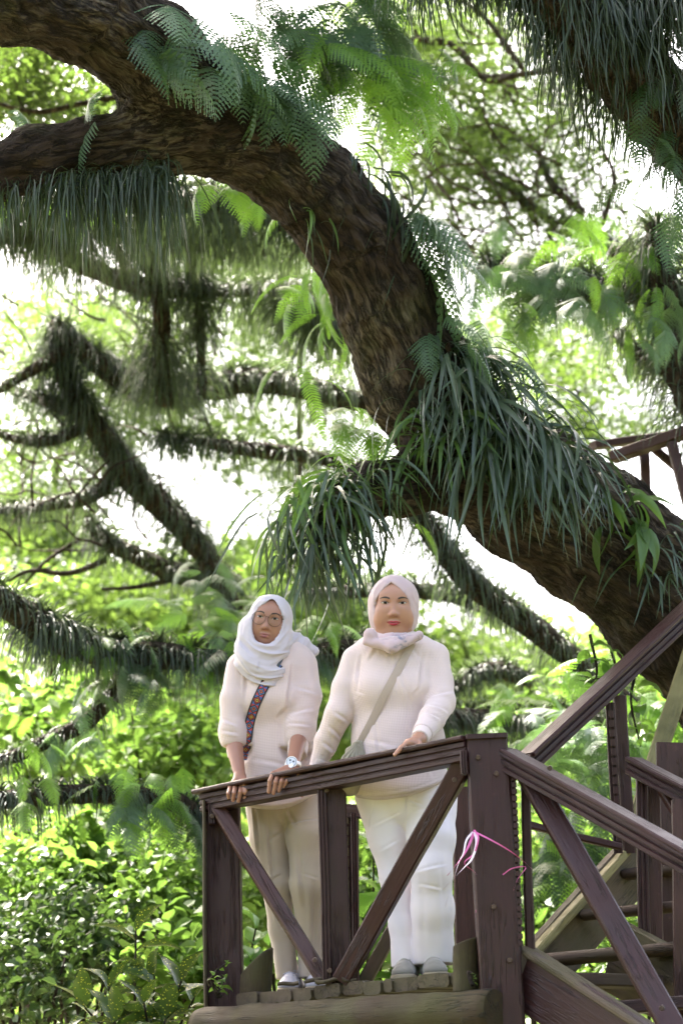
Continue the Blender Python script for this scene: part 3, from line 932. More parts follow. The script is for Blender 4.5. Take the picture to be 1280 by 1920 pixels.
# stairs going down to the right -----------------------------------------------
down = empty('lower_staircase', tuple(at(1150, 1900, 8.3)), 'dark timber stair descending from the corner post toward lower right', 'staircase')
wood_part('handrail', at(946, 1424, 8.42), at(1330, 1640, 7.86), 0, 0, M['brown'], down, prof=[(-x * 1.3, y) for x, y in RAILP], n=16)
wood_part('handrail_cap', at(950, 1406, 8.42), at(1330, 1618, 7.86), .13, .02, M['brown'], down, n=16)
post('stile', at(972, 1800, 8.40), at(957, 1420, 8.40), 0, 0, M['brown'], down, prof=[(x * .55, y) for x, y in STILEP])
post('stile', at(993, 1785, 8.46), at(983, 1430, 8.46), .035, .05, M['brown'], down)
dentils(down, at(976, 1775, 8.36), at(962, 1440, 8.36), .018, 26, M['brown'], hgt=.010)
wood_part('brace', at(985, 1442, 8.40), at(1282, 1965, 7.9), .088, .05, M['brown'], down, up=(0, -1, .3))
wood_part('stringer_cap', at(984, 1780, 8.44), at(1330, 2000, 7.86), .11, .022, M['weathered'], down)
wood_part('stringer', at(984, 1835, 8.44), at(1330, 2062, 7.86), .05, .22, M['brown'], down)
wood_part('stringer', at(1150, 1790, 9.15), at(1330, 1890, 8.7), .05, .30, M['weathered'], down)
wood_part('tread', at(1040, 1838, 8.75), at(1225, 1842, 8.9), .16, .05, M['tread'], down)
wood_part('tread', at(1060, 1900, 8.5), at(1330, 1875, 8.62), .2, .05, M['brown'], down)
wood_part('tread', at(1120, 1960, 8.3), at(1390, 1930, 8.4), .2, .05, M['brown'], down)
post('newel', at(1226, 1800, 9.1), at(1219, 1442, 9.1), .07, .08, M['brown_red'], down)
post('moulding', at(1208, 1800, 9.05), at(1201, 1432, 9.05), 0, 0, M['brown'], down, prof=[(x * .9, y) for x, y in STILEP])
wood_part('far_handrail', at(1188, 1436, 9.05), at(1330, 1512, 8.75), 0, 0, M['brown'], down, prof=[(-x, y) for x, y in RAILP])
wood_part('far_handrail_cap', at(1188, 1424, 9.05), at(1330, 1497, 8.75), .11, .018, M['brown'], down)
wood_part('far_brace', at(1236, 1462, 9.0), at(1340, 1640, 8.8), .06, .05, M['brown_red'], down, up=(0, -1, .3))
wood_part('far_stringer', at(1208, 1775, 9.05), at(1330, 1850, 8.75), .07, .10, M['weathered'], down)
post('wide_board', at(1275, 1850, 9.5), at(1270, 1394, 9.5), .19, .05, M['brown_red'], down)
post('stile', at(1276, 1930, 8.75), at(1270, 1500, 8.75), .05, .05, M['brown_red'], down)

# stairs going up behind ---------------------------------------------------------
up = empty('upper_staircase', tuple(at(1120, 1780, 9.3)), 'timber stair with half log treads climbing right behind the corner post', 'staircase')
wood_part('handrail', at(985, 1436, 9.1), at(1320, 1122, 9.8), 0, 0, M['brown'], up, prof=[(-x, y) for x, y in RAILP], n=16)
wood_part('handrail_cap', at(985, 1418, 9.1), at(1320, 1103, 9.8), .12, .02, M['brown'], up, n=16)
post('baluster', at(1178, 1600, 9.52), at(1160, 1305, 9.46), .055, .06, M['brown'], up)
post('moulding', at(1158, 1600, 9.47), at(1142, 1318, 9.41), 0, 0, M['brown'], up, prof=[(x * .75, y * .6) for x, y in STILEP])
dentils(up, at(1160, 1580, 9.44), at(1144, 1330, 9.38), .022, 14, M['brown'], hgt=.008)
wood_part('stringer', at(985, 1850, 9.1), at(1215, 1590, 9.7), .05, .24, M['weathered'], up)
wood_part('stringer_cap', at(985, 1797, 9.08), at(1205, 1550, 9.66), .10, .035, M['greenboard'], up)
for (x0, y0, Y0, r) in ((1010, 1802, 9.05, .055), (1092, 1716, 9.3, .05), (1168, 1640, 9.55, .05)):
    log_part('tread', at(x0, y0, Y0), at(x0 + 270, y0 - 25, Y0 - .25), r, M['tread'], up, 16, flat=.5)
wood_part('tie_bar', at(985, 1546, 9.2), at(1162, 1588, 9.35), .035, .03, M['brown'], up)
wood_part('side_board', at(1186, 1560, 9.8), at(1300, 1205, 10.3), .085, .05, M['greenboard'], up, up=(0, -1, .2))

# railing of the landing higher up -------------------------------------------------
topr = empty('upper_railing', tuple(at(1240, 900, 12.2)), 'dark purple brown railing of a higher landing beside the leaning trunk', 'railing')
wood_part('rail', at(1110, 836, 12.0), at(1330, 806, 12.4), .07, .045, M['brown_red'], topr)
wood_part('rail', at(1148, 858, 11.9), at(1330, 795, 11.6), .09, .06, M['brown_red'], topr)
post('post', at(1212, 960, 12.0), at(1206, 838, 12.0), .055, .06, M['brown_red'], topr)
post('post', at(1292, 960, 11.7), at(1258, 830, 11.7), .055, .06, M['brown_red'], topr)
wood_part('brace', at(1222, 838, 11.9), at(1300, 905, 11.9), .045, .04, M['brown_red'], topr, up=(0, -1, .2))

# bolt heads at the joints
M['bolt'] = mat_wood('rusty_bolt', (.03, .018, .013), (.09, .055, .04), 0, .5)
def bolt(px, py, Y, parent, r=.011):
    c = at(px, py, Y); d = nrm(C0 - c)
    mb = MB()
    extrude(mb, c, c + d * .008, [(r * math.cos(q), r * math.sin(q)) for q in np.linspace(0, 2 * math.pi, 8, endpoint=False)], (0, 0, 1), .8)
    mb.build('bolt', M['bolt'], parent, False)
for x, y, Y in ((896, 1420, 8.36), (930, 1450, 8.355), (925, 1700, 8.355), (955, 1800, 8.355), (398, 1530, 9.33), (612, 1482, 8.92), (618, 1820, 8.93), (590, 1800, 8.99), (660, 1800, 8.89), (852, 1462, 8.42)):
    bolt(x, y, Y, platform)
for x, y, Y in ((1000, 1470, 8.34), (1240, 1890, 7.9), (1200, 1440, 9.02), (1206, 1770, 9.01), (1030, 1440, 8.22)):
    bolt(x, y, Y, down)

# ribbons tied to the corner post ---------------------------------------------------
def mat_plain(name, col, rough=0.5, **kw):
    t = NT(name); o = t.obj()
    c = t.mix(t.math('MULTIPLY', t.noise(o, 25, 4), .4), col + (1,), tuple(x * .7 for x in col) + (1,))
    t.bsdf(c, rough, t.bump(t.noise(o, 90, 3), .15, .002), **kw)
    return t.m
M['pink'] = mat_plain('pink_plastic', (.58, .10, .30), .4)
M['palepink'] = mat_plain('white_plastic', (.75, .62, .70), .35)
rib = empty('plastic_string', tuple(at(888, 1565, 8.34)), 'pink and white plastic string knotted round the corner post', 'string')
def strand(pts, w, mat, Y):
    P = spline([at(x, y, Y + dz) for x, y, dz in pts], 22)
    d = np.gradient(P, axis=0)
    s = np.stack([nrm(np.cross(v, (0.3, -1, .2))) for v in d])
    tw = np.linspace(0, 3, 22)[:, None]
    s = s * np.cos(tw * .6) + np.array([0, 1, 0]) * np.sin(tw * .6) * .6
    V = np.concatenate([P - s * w / 2, P + s * w / 2]); i = np.arange(21)
    link('strand', raw_mesh('strand', V, np.stack([i, i + 1, i + 23, i + 22], 1)), mat, rib)
strand([(889, 1558, 0), (876, 1590, -.03), (862, 1612, -.03), (838, 1642, -.02)], .010, M['pink'], 8.34)
strand([(889, 1560, 0), (893, 1580, -.03), (884, 1610, -.03), (868, 1628, -.02), (830, 1668, 0)], .012, M['palepink'], 8.33)
strand([(886, 1560, 0), (874, 1575, -.03), (868, 1600, -.04), (858, 1622, -.02), (834, 1700, .02)], .008, M['palepink'], 8.34)
strand([(889, 1556, 0), (896, 1572, -.04), (888, 1600, -.03), (870, 1618, -.01), (888, 1634, .02), (893, 1640, .03)], .007, M['pink'], 8.33)
strand([(890, 1560, 0), (920, 1575, -.01), (950, 1592, -.01), (975, 1610, 0), (1000, 1632, .02)], .007, M['pink'], 8.34)
strand([(942, 1640, 0), (960, 1628, -.01), (985, 1626, 0), (970, 1648, 0), (962, 1670, .0)], .004, M['pink'], 8.33)
strand([(892, 1632, .03), (893, 1690, .03), (890, 1720, .02)], .006, M['pink'], 8.36)

# ================================================================== THE TWO WOMEN
def mat_cloth(name, col, weave='plain', rough=0.85, var=0.12, sheen=0.3):
    t = NT(name); o = t.obj()
    n = t.noise(o, 6, 4)
    c = t.mix(t.math('MULTIPLY', n, var * 2), col + (1,), tuple(x * .8 for x in col) + (1,))
    if weave == 'waffle':
        sp = t.n('ShaderNodeSeparateXYZ'); t.set(sp.inputs[0], o)
        sx = t.math('SINE', t.math('MULTIPLY', t.math('ADD', sp.outputs[0], t.math('MULTIPLY', sp.outputs[1], .6)), 2 * math.pi / .0068))
        sz = t.math('SINE', t.math('MULTIPLY', sp.outputs[2], 2 * math.pi / .0068))
        h = t.math('ADD', t.math('MULTIPLY', sx, .6), t.math('MULTIPLY', sz, .4))
        dark = t.math('MULTIPLY', t.math('SUBTRACT', 1.0, t.math('MULTIPLY', t.math('ADD', h, 1.0), .5)), .16)
        c = t.mix(dark, c, tuple(x * .62 for x in col) + (1,))
        nor = t.bump(h, .3, .002)
    elif weave == 'rib':
        sp = t.n('ShaderNodeSeparateXYZ'); t.set(sp.inputs[0], o)
        h = t.math('SINE', t.math('MULTIPLY', t.math('ADD', sp.outputs[0], sp.outputs[1]), 2 * math.pi / .006))
        nor = t.bump(h, .3, .002)
    elif weave == 'print':
        m = t.ramp(t.noise(o, 26, 5, .6, 1.0), [(.48, (0, 0, 0)), (.60, (1, 1, 1))])
        sp = t.n('ShaderNodeAttribute', attribute_name='printmask').outputs['Fac']
        c = t.mix(t.math('MULTIPLY', m, sp), c, (.16, .15, .20, 1))
        nor = t.bump(t.noise(o, 220, 3), .15, .001)
    else:
        nor = t.bump(t.math('ADD', t.noise(o, 18, 4), t.math('MULTIPLY', t.noise(o, 300, 2), .2)), .22, .006)
    t.bsdf(c, rough, nor, Sheen_Weight=sheen, Specular_IOR_Level=.25)
    return t.m

def mat_skin(name, col):
    t = NT(name); o = t.obj()
    c = t.mix(t.math('MULTIPLY', t.noise(o, 22, 4), .5), col + (1,), (col[0] * .86, col[1] * .74, col[2] * .70, 1))
    b = t.bsdf(c, .46, t.bump(t.noise(o, 240, 3), .12, .001), Subsurface_Weight=.12, Subsurface_Scale=.006, Specular_IOR_Level=.45)
    b.inputs['Subsurface Radius'].default_value = (1, .35, .2)
    return t.m

M['skin_b'] = mat_skin('skin_warm_tan', (.335, .172, .115))
M['skin_a'] = mat_skin('skin_brown', (.29, .142, .095))
M['lips_red'] = mat_plain('red_lipstick', (.30, .012, .02), .35)
M['lips_pink'] = mat_plain('pink_lips', (.27, .085, .075), .42)
M['sclera'] = mat_plain('eye_white', (.42, .38, .36), .3)
M['iris'] = mat_plain('dark_iris', (.012, .007, .005), .5, Specular_IOR_Level=.1)
M['brow'] = mat_plain('dark_hair', (.035, .022, .018), .7)
M['lid'] = mat_plain('eyelid_shade', (.17, .085, .06), .55)
M['sweater'] = mat_cloth('cream_waffle_knit', (.56, .44, .42), 'waffle')
M['rib'] = mat_cloth('cream_ribbed_cuff', (.61, .485, .46), 'rib')
M['white_trouser'] = mat_cloth('white_trousers', (.78, .70, .735), 'plain', .8, .06)
M['taupe_trouser'] = mat_cloth('taupe_trousers', (.40, .325, .265), 'plain', .75, .08)
M['hijab_a'] = mat_cloth('pale_lavender_scarf', (.45, .40, .44), 'plain', .8, .05)
M['hijab_b'] = mat_cloth('dusty_pink_scarf', (.41, .30, .305), 'print', .7, .06)
M['strap'] = mat_cloth('beige_webbing', (.37, .285, .235), 'rib')
M['bag'] = mat_cloth('beige_nylon', (.29, .245, .18), 'plain', .6)
M['shoe'] = mat_cloth('grey_beige_shoe', (.23, .205, .175), 'plain', .7)
M['shoe_white'] = mat_cloth('pale_lilac_shoe', (.42, .395, .45), 'plain', .6)
M['sole'] = mat_plain('dirty_sole', (.30, .24, .165), .8)
M['watch'] = mat_plain('white_watch_resin', (.8, .8, .8), .3)
M['black'] = mat_plain('black_plastic', (.02, .02, .022), .35)
M['subdial'] = mat_plain('slate_subdial', (.06, .06, .075), .4)
M['wire'] = mat_plain('bronze_wire', (.035, .022, .016), .35, Metallic=.7)

def mat_lens():
    t = NT('spectacle_lens')
    tr = t.n('ShaderNodeBsdfTransparent'); g = t.n('ShaderNodeBsdfGlossy'); g.inputs['Roughness'].default_value = .03
    m = t.n('ShaderNodeMixShader'); f = t.n('ShaderNodeFresnel'); f.inputs[0].default_value = 1.45
    t.set(m.inputs[0], t.math('MULTIPLY', f.outputs[0], .5))
    t.t.links.new(tr.outputs[0], m.inputs[1]); t.t.links.new(g.outputs[0], m.inputs[2]); t.t.links.new(m.outputs[0], t.out.inputs[0])
    return t.m
M['lens'] = mat_lens()

def mat_pattern():
    t = NT('woven_pattern_strap')
    a = t.n('ShaderNodeAttribute', attribute_name='weave').outputs['Vector']
    sp = t.n('ShaderNodeSeparateXYZ'); t.set(sp.inputs[0], a)
    u, v = sp.outputs[0], sp.outputs[1]
    fr = t.math('ABSOLUTE', t.math('SUBTRACT', t.math('FRACT', u), .5))
    f = t.math('ADD', t.math('MULTIPLY', fr, 1.7), t.math('MULTIPLY', t.math('ABSOLUTE', v), .85))
    alt = t.math('FRACT', t.math('MULTIPLY', t.math('FLOOR', u), .5))
    r1 = t.ramp(f, [(0, (.02, .02, .03)), (.18, (.55, .36, .05)), (.32, (.015, .015, .015)), (.50, (.42, .06, .05)), (.64, (.015, .015, .015)), (.86, (.05, .10, .28))])
    r2 = t.ramp(f, [(0, (.02, .02, .03)), (.18, (.50, .13, .06)), (.32, (.015, .015, .015)), (.50, (.08, .18, .38)), (.64, (.015, .015, .015)), (.86, (.36, .05, .06))])
    for n in t.t.nodes:
        if n.type == 'VALTORGB': n.color_ramp.interpolation = 'CONSTANT'
    c = t.mix(t.math('MULTIPLY', alt, 2.0), r1, r2)
    edge = t.math('GREATER_THAN', t.math('ABSOLUTE', v), .70)
    c = t.mix(edge, c, (.015, .013, .013, 1))
    t.bsdf(c, .8)
    return t.m
M['pattern'] = mat_pattern()

def head_field(wide=1.0, chin=0.0, round_=0.0):
    f = Field()
    w = wide
    f.ell((0, .012, -.085), (.072 * w, .084, .088))
    f.ell((0, -.034, -.055), (.066 * w, .084, .070), .03)
    for s in (-1, 1):
        f.ell((s * .036 * w, -.040, -.020), (.031 * w, .034, .026 + round_), .03)
        f.ell((s * .045 * w, -.072, -.035), (.025, .03, .03 + round_), .03)
    f.ell((0, -.098, -.022), (.026, .021, .024), .03)
    f.ell((0, .028, -.016), (.050 * w, .030, .020), .03)
    for s in (-1, 1):
        f.ell((s * .032, .002, .026), (.0215, .0125, .0215), .010, sub=True)
        f.ell((s * .032, 0, -.006), (.0150, .0135, .0150), .004)
        f.seg((s * .016, .0135, .0055), (s * .046, .0125, -.007), .0055, .004, .008)
    f.seg((0, .004, .004), (0, -.036, .019), .0062, .0092, .010)
    f.ell((0, -.040, .021), (.0125, .0105, .0120), .007)
    for s in (-1, 1):
        f.ell((s * .0138, -.0445, .011), (.0088, .0082, .0100), .006)
        f.ell((s * .0068, -.0530, .0195), (.0042, .0030, .0060), .003, sub=True)
    f.ell((0, -.0690, .0075), (.0225, .0062, .0110), .006)
    f.ell((0, -.0795, .0070), (.0195, .0072, .0115), .006)
    f.seg((-.024, -.0742, .004), (.024, -.0742, .004), .0016, .0016, .004, sub=False)
    f.seg((-.022, -.0742, .0215), (.022, -.0742, .0215), .0030, .0030, .004, sub=True)
    f.ell((0, -.0895, .018), (.015, .004, .006), .008, sub=True)
    return f

class Head:
    def __init__(s, eye_px, Y, up_px, scale, **kw):
        s.O = at(eye_px[0], eye_px[1], Y)
        s.f = nrm(C0 - s.O)
        im_r = CR @ np.array([1.0, 0, 0]); im_u = CR @ np.array([0, 1.0, 0])
        a = np.arctan2(up_px[0], up_px[1])
        u = im_u * np.cos(a) + im_r * np.sin(a)
        yaw, pit = kw.pop('yaw', 0), kw.pop('pit', 0)
        s.u = nrm(u - (u @ s.f) * s.f)
        s.r = np.cross(s.u, s.f)
        f0 = s.f
        s.f = nrm(f0 * np.cos(yaw) + s.r * np.sin(yaw)); s.r = np.cross(s.u, s.f)
        f1 = s.f
        s.f = nrm(f1 * np.cos(pit) + s.u * np.sin(pit)); s.u = nrm(np.cross(s.f, s.r))
        s.R = np.stack([s.r, s.u, s.f], 1)          # columns
        s.k = scale
        s.F = head_field(**kw)
    def w(s, p):
        return s.O + (np.asarray(p) * s.k) @ s.R.T
    def l(s, P):
        return ((np.asarray(P) - s.O) @ s.R) / s.k
    def add_to(s, F, k=0.02):
        fn = lambda P: s.F.value(s.l(P)) * s.k
        c = s.w((0, -.01, -.07))
        F.op(fn, c - .17 * s.k, c + .17 * s.k, k)
    def front(s, xy):
        """z of the face surface in front of (x, y)"""
        xy = np.asarray(xy, float)
        z = np.full(len(xy), .06)
        for _ in range(40):
            d = s.F.value(np.concatenate([xy, z[:, None]], 1))
            z = z - d * .7
            z = np.maximum(z, -.12)
        return z
    def patch(s, name, xs, lo, hi, nv, off, mat, parent, puff=0.0):
        """strip of skin-hugging surface between curves lo(x), hi(x)"""
        t = np.linspace(0, 1, nv)
        X = np.repeat(xs[:, None], nv, 1)
        Yv = lo[:, None] * (1 - t) + hi[:, None] * t
        xy = np.stack([X.ravel(), Yv.ravel()], 1)
        z = s.front(xy) + off
        u = np.linspace(-1, 1, len(xs))[:, None]
        z = z + (puff * (1 - u ** 2) * (4 * t * (1 - t))).ravel()
        V = s.w(np.concatenate([xy, z[:, None]], 1))
        n = len(xs)
        i, j = np.meshgrid(np.arange(n - 1), np.arange(nv - 1), indexing='ij')
        a = (i * nv + j).ravel()
        me = raw_mesh(name, V, np.stack([a, a + nv, a + nv + 1, a + 1], 1))
        return link(name, me, mat, parent)
    def face(s, parent, lips, half=.0245, open_=1.0, brow_y=.0185, brow_t=1.0):
        for sg in (-1, 1):
            cx = .032 * sg
            q = np.linspace(-1, 1, 25)
            xs = cx + q * .0158
            tilt = .0010 * q * sg
            hi = .0062 * open_ * (1 - np.abs(q) ** 2.2) + tilt
            lo = -.0046 * open_ * (1 - np.abs(q) ** 2.4) + tilt
            s.patch('eye', xs, lo, hi, 7, .0004, M['sclera'], parent)
            qi = np.linspace(-.97, .97, 15)
            ri = .0064
            arc = ri * np.sqrt(1 - qi ** 2)
            xi = cx + qi * ri - .0002
            hi_i = np.minimum(np.interp(xi, xs, hi), .0012 + arc); lo_i = np.maximum(np.interp(xi, xs, lo), .0012 - arc)
            s.patch('iris', xi, np.minimum(lo_i, hi_i), hi_i, 6, .0010, M['iris'], parent)
            s.patch('eyelash', xs, hi - .0006, hi + .0022 * (1 - .4 * np.abs(q)), 3, .0014, M['brow'], parent)
            s.patch('lower_lash', xs, lo - .0007 * (1 - q ** 2), lo + .0001, 2, .0009, M['lid'], parent)
            s.patch('eyelid_crease', xs, hi + .0042, hi + .0052 * (1 - .1 * q ** 2), 2, .0006, M['lid'], parent)
            qb = np.linspace(0, 1, 22)
            xb = sg * (.0155 + qb * .037)
            yb = brow_y + .0050 * np.sin(np.pi * (qb * .85)) - .003 * qb ** 2
            tb = brow_t * (.0021 + .0007 * np.sin(np.pi * qb)) * (1 - .62 * qb ** 1.6)
            o = np.argsort(xb)
            s.patch('eyebrow', xb[o], (yb - tb)[o], (yb + tb)[o], 4, .0009, M['brow'], parent)
        q = np.linspace(-1, 1, 31)
        xs = q * half
        mid = -.0742 + .0030 * q ** 2 - .0006 * np.cos(q * 6)
        up = mid + .0082 * (1 - np.abs(q) ** 1.7) * (1 - .22 * np.exp(-(q / .16) ** 2)) + .0001
        dn = mid - .0098 * (1 - np.abs(q) ** 2.0) - .0001
        s.patch('upper_lip', xs, mid, up, 6, .0007, lips, parent, .0010)
        s.patch('lower_lip', xs, dn, mid, 6, .0007, lips, parent, .0016)
        s.patch('mouth_line', xs * .96, mid - .0007, mid + .0007, 2, .0016, M['lid'], parent)

def onto(field, px, py, off, Y0=8.0, Y1=11.0):
    """point on a field's surface seen at the photo pixel"""
    d = nrm(at(px, py, 9.0) - C0)
    t = (Y0) / d[1]
    for _ in range(60):
        v = field.value((C0 + d * t)[None])[0]
        if v < .0008: break
        t += min(v, .2) * .8
        if t * d[1] > Y1: break
    return C0 + d * (t - off)

def px_r(r, Y):
    return r * Y / FPX

def finger(F, pts, r0, r1, k=.004):
    n = len(pts)
    F.chain(pts, [r0 + (r1 - r0) * i / (n - 1) for i in range(n)], k)

def skin_mesh(F, name, h, mat, parent, fold=None, it=1):
    V, Q = F.mesh_arrays(h)
    V = relax(V, Q, it, .4)
    if fold is not None:
        V = V + vnormals(V, Q) * fold(V)[:, None]
    return link(name, raw_mesh(name, V, Q), mat, parent)

def cloth_noise(P, seed, sx=9, sz=22):
    return 1.1 * noise(P * np.array([sx, sx, sz]), 1, seed, 1)

def add_legs(F, *legs):
    for G in legs:
        lo = np.min([o[1] for o in G.ops], 0); hi = np.max([o[2] for o in G.ops], 0)
        F.op(G.value, lo, hi, .008)

def shoe(parent, heel, toe, ankle, w, mat, laces=True):
    heel, toe, ankle = (np.asarray(v, float) for v in (heel, toe, ankle))
    d = nrm((toe - heel) * np.array([1, 1, 0])); L = np.linalg.norm(toe - heel)
    F = Field()
    z = np.array([0, 0, 1])
    F.seg(heel + z * .05 + d * .03, toe - d * .05 + z * .034, w * .85, w * .96, .02, flat=.62, axis=(0, 0, 1))
    F.seg(heel + d * .05 + z * .05, ankle, w * .85, w * .72, .03)
    F.seg(toe - d * .07 + z * .05, heel + d * .08 + z * .09, w * .6, w * .7, .03)
    F.op(lambda P: P[..., 2] - (heel[2] + .022), np.minimum(heel, toe) - .2, np.maximum(heel, toe) + np.array([.2, .2, 0]), .004, sub=True)
    skin_mesh(F, 'shoe', .005, mat, parent, lambda P: .0012 * noise(P, 60, 3))
    G = Field()
    G.seg(heel + d * .03 + z * .012, toe - d * .052 + z * .012, w * .98, w * 1.08, .01, flat=.9, axis=(0, 0, 1))
    G.op(lambda P: (heel[2] + .024) - P[..., 2] , [0] * 3, [0] * 3, .002)
    G.ops.pop()
    lo, hi = np.minimum(heel, toe) - .2, np.maximum(heel, toe) + .2
    G.op(lambda P: -(P[..., 2] - (heel[2] + .027)), lo, hi, .003, sub=True)
    G.op(lambda P: (P[..., 2] - (heel[2] + .001)), lo, hi, .003, sub=True)
    skin_mesh(G, 'sole', .005, M['sole'], parent)
    if laces:
        sd = np.cross(d, z)
        for i in range(4):
            c = toe - d * (.085 + .022 * i) + z * (.080 + .012 * i)
            mb = MB(); tube(mb, [c - sd * .026 - z * .004, c + z * .004, c + sd * .026 - z * .004], [.003] * 3, 6)
            mb.build('lace', M['shoe_white'], parent)

def YR(px):
    t = np.linspace(0, 1, 200)[:, None]
    Q = RA + (RB - RA) * t
    q = (Q - C0) @ CR
    x = 640 - q[:, 0] / q[:, 2] * FPX
    return float(np.interp(-px, -x, Q[:, 1]))

def crease(V, lines, Yd):
    """soft fabric folds: valleys along photo-pixel lines, with a swollen lip beside each"""
    f = np.zeros(len(V))
    for x0, y0, x1, y1, amp, wid in lines:
        a, b = at(x0, y0, Yd), at(x1, y1, Yd)
        ab = b - a; ab[1] = 0
        v = V - a; front = V[:, 1] < Yd + .06
        v = v * np.array([1, 0, 1])
        L2 = ab @ ab
        t = np.clip(v @ ab / L2, 0, 1)
        off = v - t[:, None] * ab
        side = (off @ np.array([ab[2], 0, -ab[0]])) / math.sqrt(L2)
        d = np.sqrt((off ** 2).sum(1)) * np.where(side < 0, -1, 1)
        w = px_r(wid * .72, 9.2)
        fade = np.clip(1.15 - np.abs(2 * (v @ ab / L2) - 1), 0, 1) ** .7
        f += 1.25 * amp * fade * front * (-np.exp(-(d / w) ** 2) + .8 * np.exp(-((d - 1.7 * w) / (1.2 * w)) ** 2))
    return f

# ------------------------------------------------------------------ woman in the taller pink scarf
wb = empty('person', tuple(at(785, 1838, 9.1) * np.array([1, 1, 0]) + np.array([0, 0, DECK_Z])),
           'woman in dusty pink headscarf, cream sweater and white trousers standing beside the corner post', 'person')
HB = Head((738, 1130.5), 8.90, (0.5, 59), 1.125, wide=1.03, round_=.0015)
body = Field()
HB.add_to(body, .02)
P = lambda x, y, Y: at(x, y, Y)
R = lambda r: px_r(r, 9.0)
body.seg(HB.w((0, -.07, -.07)), P(737, 1232, 9.0), .055, .07, .03)
body.chain([P(737, 1225, 9.0), P(737, 1300, 9.0), P(745, 1400, 9.03), P(757, 1480, 9.06)], [.10, .10, .11, .12], .05, flat=.7)
body.chain([P(668, 1236, 9.0), P(637, 1330, 8.98), P(602, 1428, 9.06)], [.05, .042, .026], .02)
body.chain([P(815, 1232, 9.0), P(829, 1315, 8.92), P(785, 1386, YR(770) + .03)], [.055, .043, .027], .02)
body.chain([P(713, 1490, 9.10), P(744, 1650, 9.13), P(759, 1815, 9.12)], [.06, .034, .03], .03)
body.chain([P(806, 1490, 9.06), P(808, 1650, 9.02), P(812, 1815, 9.09)], [.07, .045, .035], .03)
# hand on the rail by the post: thumb toward the left, fingers along and over the cap
y0 = YR(770)
wr, pm = P(785, 1386, y0 + .03), P(769, 1395, y0 - .015)
body.seg(wr, pm, .026, .027, .012, flat=.75, axis=(0, .3, 1))
body.seg(pm, P(784, 1399, y0 - .01), .023, .021, .012, flat=.75, axis=(0, .3, 1))
finger(body, [P(764, 1392, y0 - .02), P(751, 1403, y0 - .045), P(740, 1415, y0 - .055)], .0125, .0082)
finger(body, [P(784, 1397, y0 - .03), P(796, 1401, y0 - .055), P(806, 1404, y0 - .07)], .0105, .0075)
finger(body, [P(785, 1400, y0 - .02), P(800, 1400, y0 + .03), P(803, 1420, y0 + .06)], .010, .008)
finger(body, [P(780, 1400, y0 - .01), P(794, 1402, y0 + .06), P(790, 1430, y0 + .07), P(787, 1441, y0 + .05)], .010, .008)
finger(body, [P(774, 1400, y0), P(784, 1404, y0 + .07), P(780, 1436, y0 + .06)], .009, .007)
# hand beside the other woman's, fingers under the rail
wr, pm = P(600, 1434, 9.07), P(580, 1446, 9.06)
body.seg(wr, pm, .026, .028, .012, flat=.75, axis=(0, .3, 1))
body.seg(pm, P(572, 1452, 9.07), .027, .024, .012, flat=.75, axis=(0, .3, 1))
finger(body, [P(580, 1446, 9.05), P(568, 1448, 9.02), P(560, 1453, 9.01)], .0115, .008)
for i, (x, x2) in enumerate(((564, 566), (572, 573), (580, 581), (588, 588))):
    finger(body, [P(x + 2, 1449, 9.08), P(x, 1462, 9.14), P(x2, 1484 - i * 2, 9.13), P(x2, 1492 - 3 * i, 9.10)], .0105, .0078)
skin_mesh(body, 'body', .0034, M['skin_b'], wb)
HB.face(wb, M['lips_red'], half=.0262, open_=.68, brow_y=.0165, brow_t=1.35)

# sweater
sw = Field()
sw.chain([P(738, 1222, 9.0), P(738, 1250, 9.0), P(737, 1322, 9.0), P(746, 1392, 9.01), P(752, 1480, 9.01)], [R(42), R(70), R(67), R(81), R(90)], .05, flat=.70)
sw.seg(P(690, 1228, 9.0), P(790, 1226, 9.0), R(30), R(32), .05)
for x in (702, 770):
    sw.ell(P(x, 1292, 8.945), (R(36), R(34), R(30)), .08)
sw.chain([P(666, 1238, 9.0), P(648, 1290, 8.99), P(634, 1338, 8.98), P(612, 1392, 9.03), P(596, 1432, 9.06)], [R(26.5), R(25.5), R(24.5), R(22), R(15.5)], .02)
EB, WB = P(829, 1315, 8.92), P(785, 1386, YR(770) + .03)
sw.chain([P(815, 1232, 9.0), P(823, 1280, 8.97), P(827, 1318, 8.92), EB + (WB - EB) * .45, EB + (WB - EB) * .84], [R(28.5), R(26.5), R(25.5), R(24), R(19.5)], .02)
# curved shirt-tail hem
def hemB(Pt):
    q = (Pt - P(745, 1470, 9.0))
    x = q[..., 0] / R(95)
    z = at(745, 1492, 8.9)[2] + .055 * np.clip(np.abs(x), 0, 1.3) ** 2.4 + .02 * x
    return Pt[..., 2] - z
sw.op(hemB, P(560, 1600, 9.0) - np.array([.1, .4, .1]), P(900, 1400, 9.0) + np.array([.1, .4, 0]), .012, sub=True)
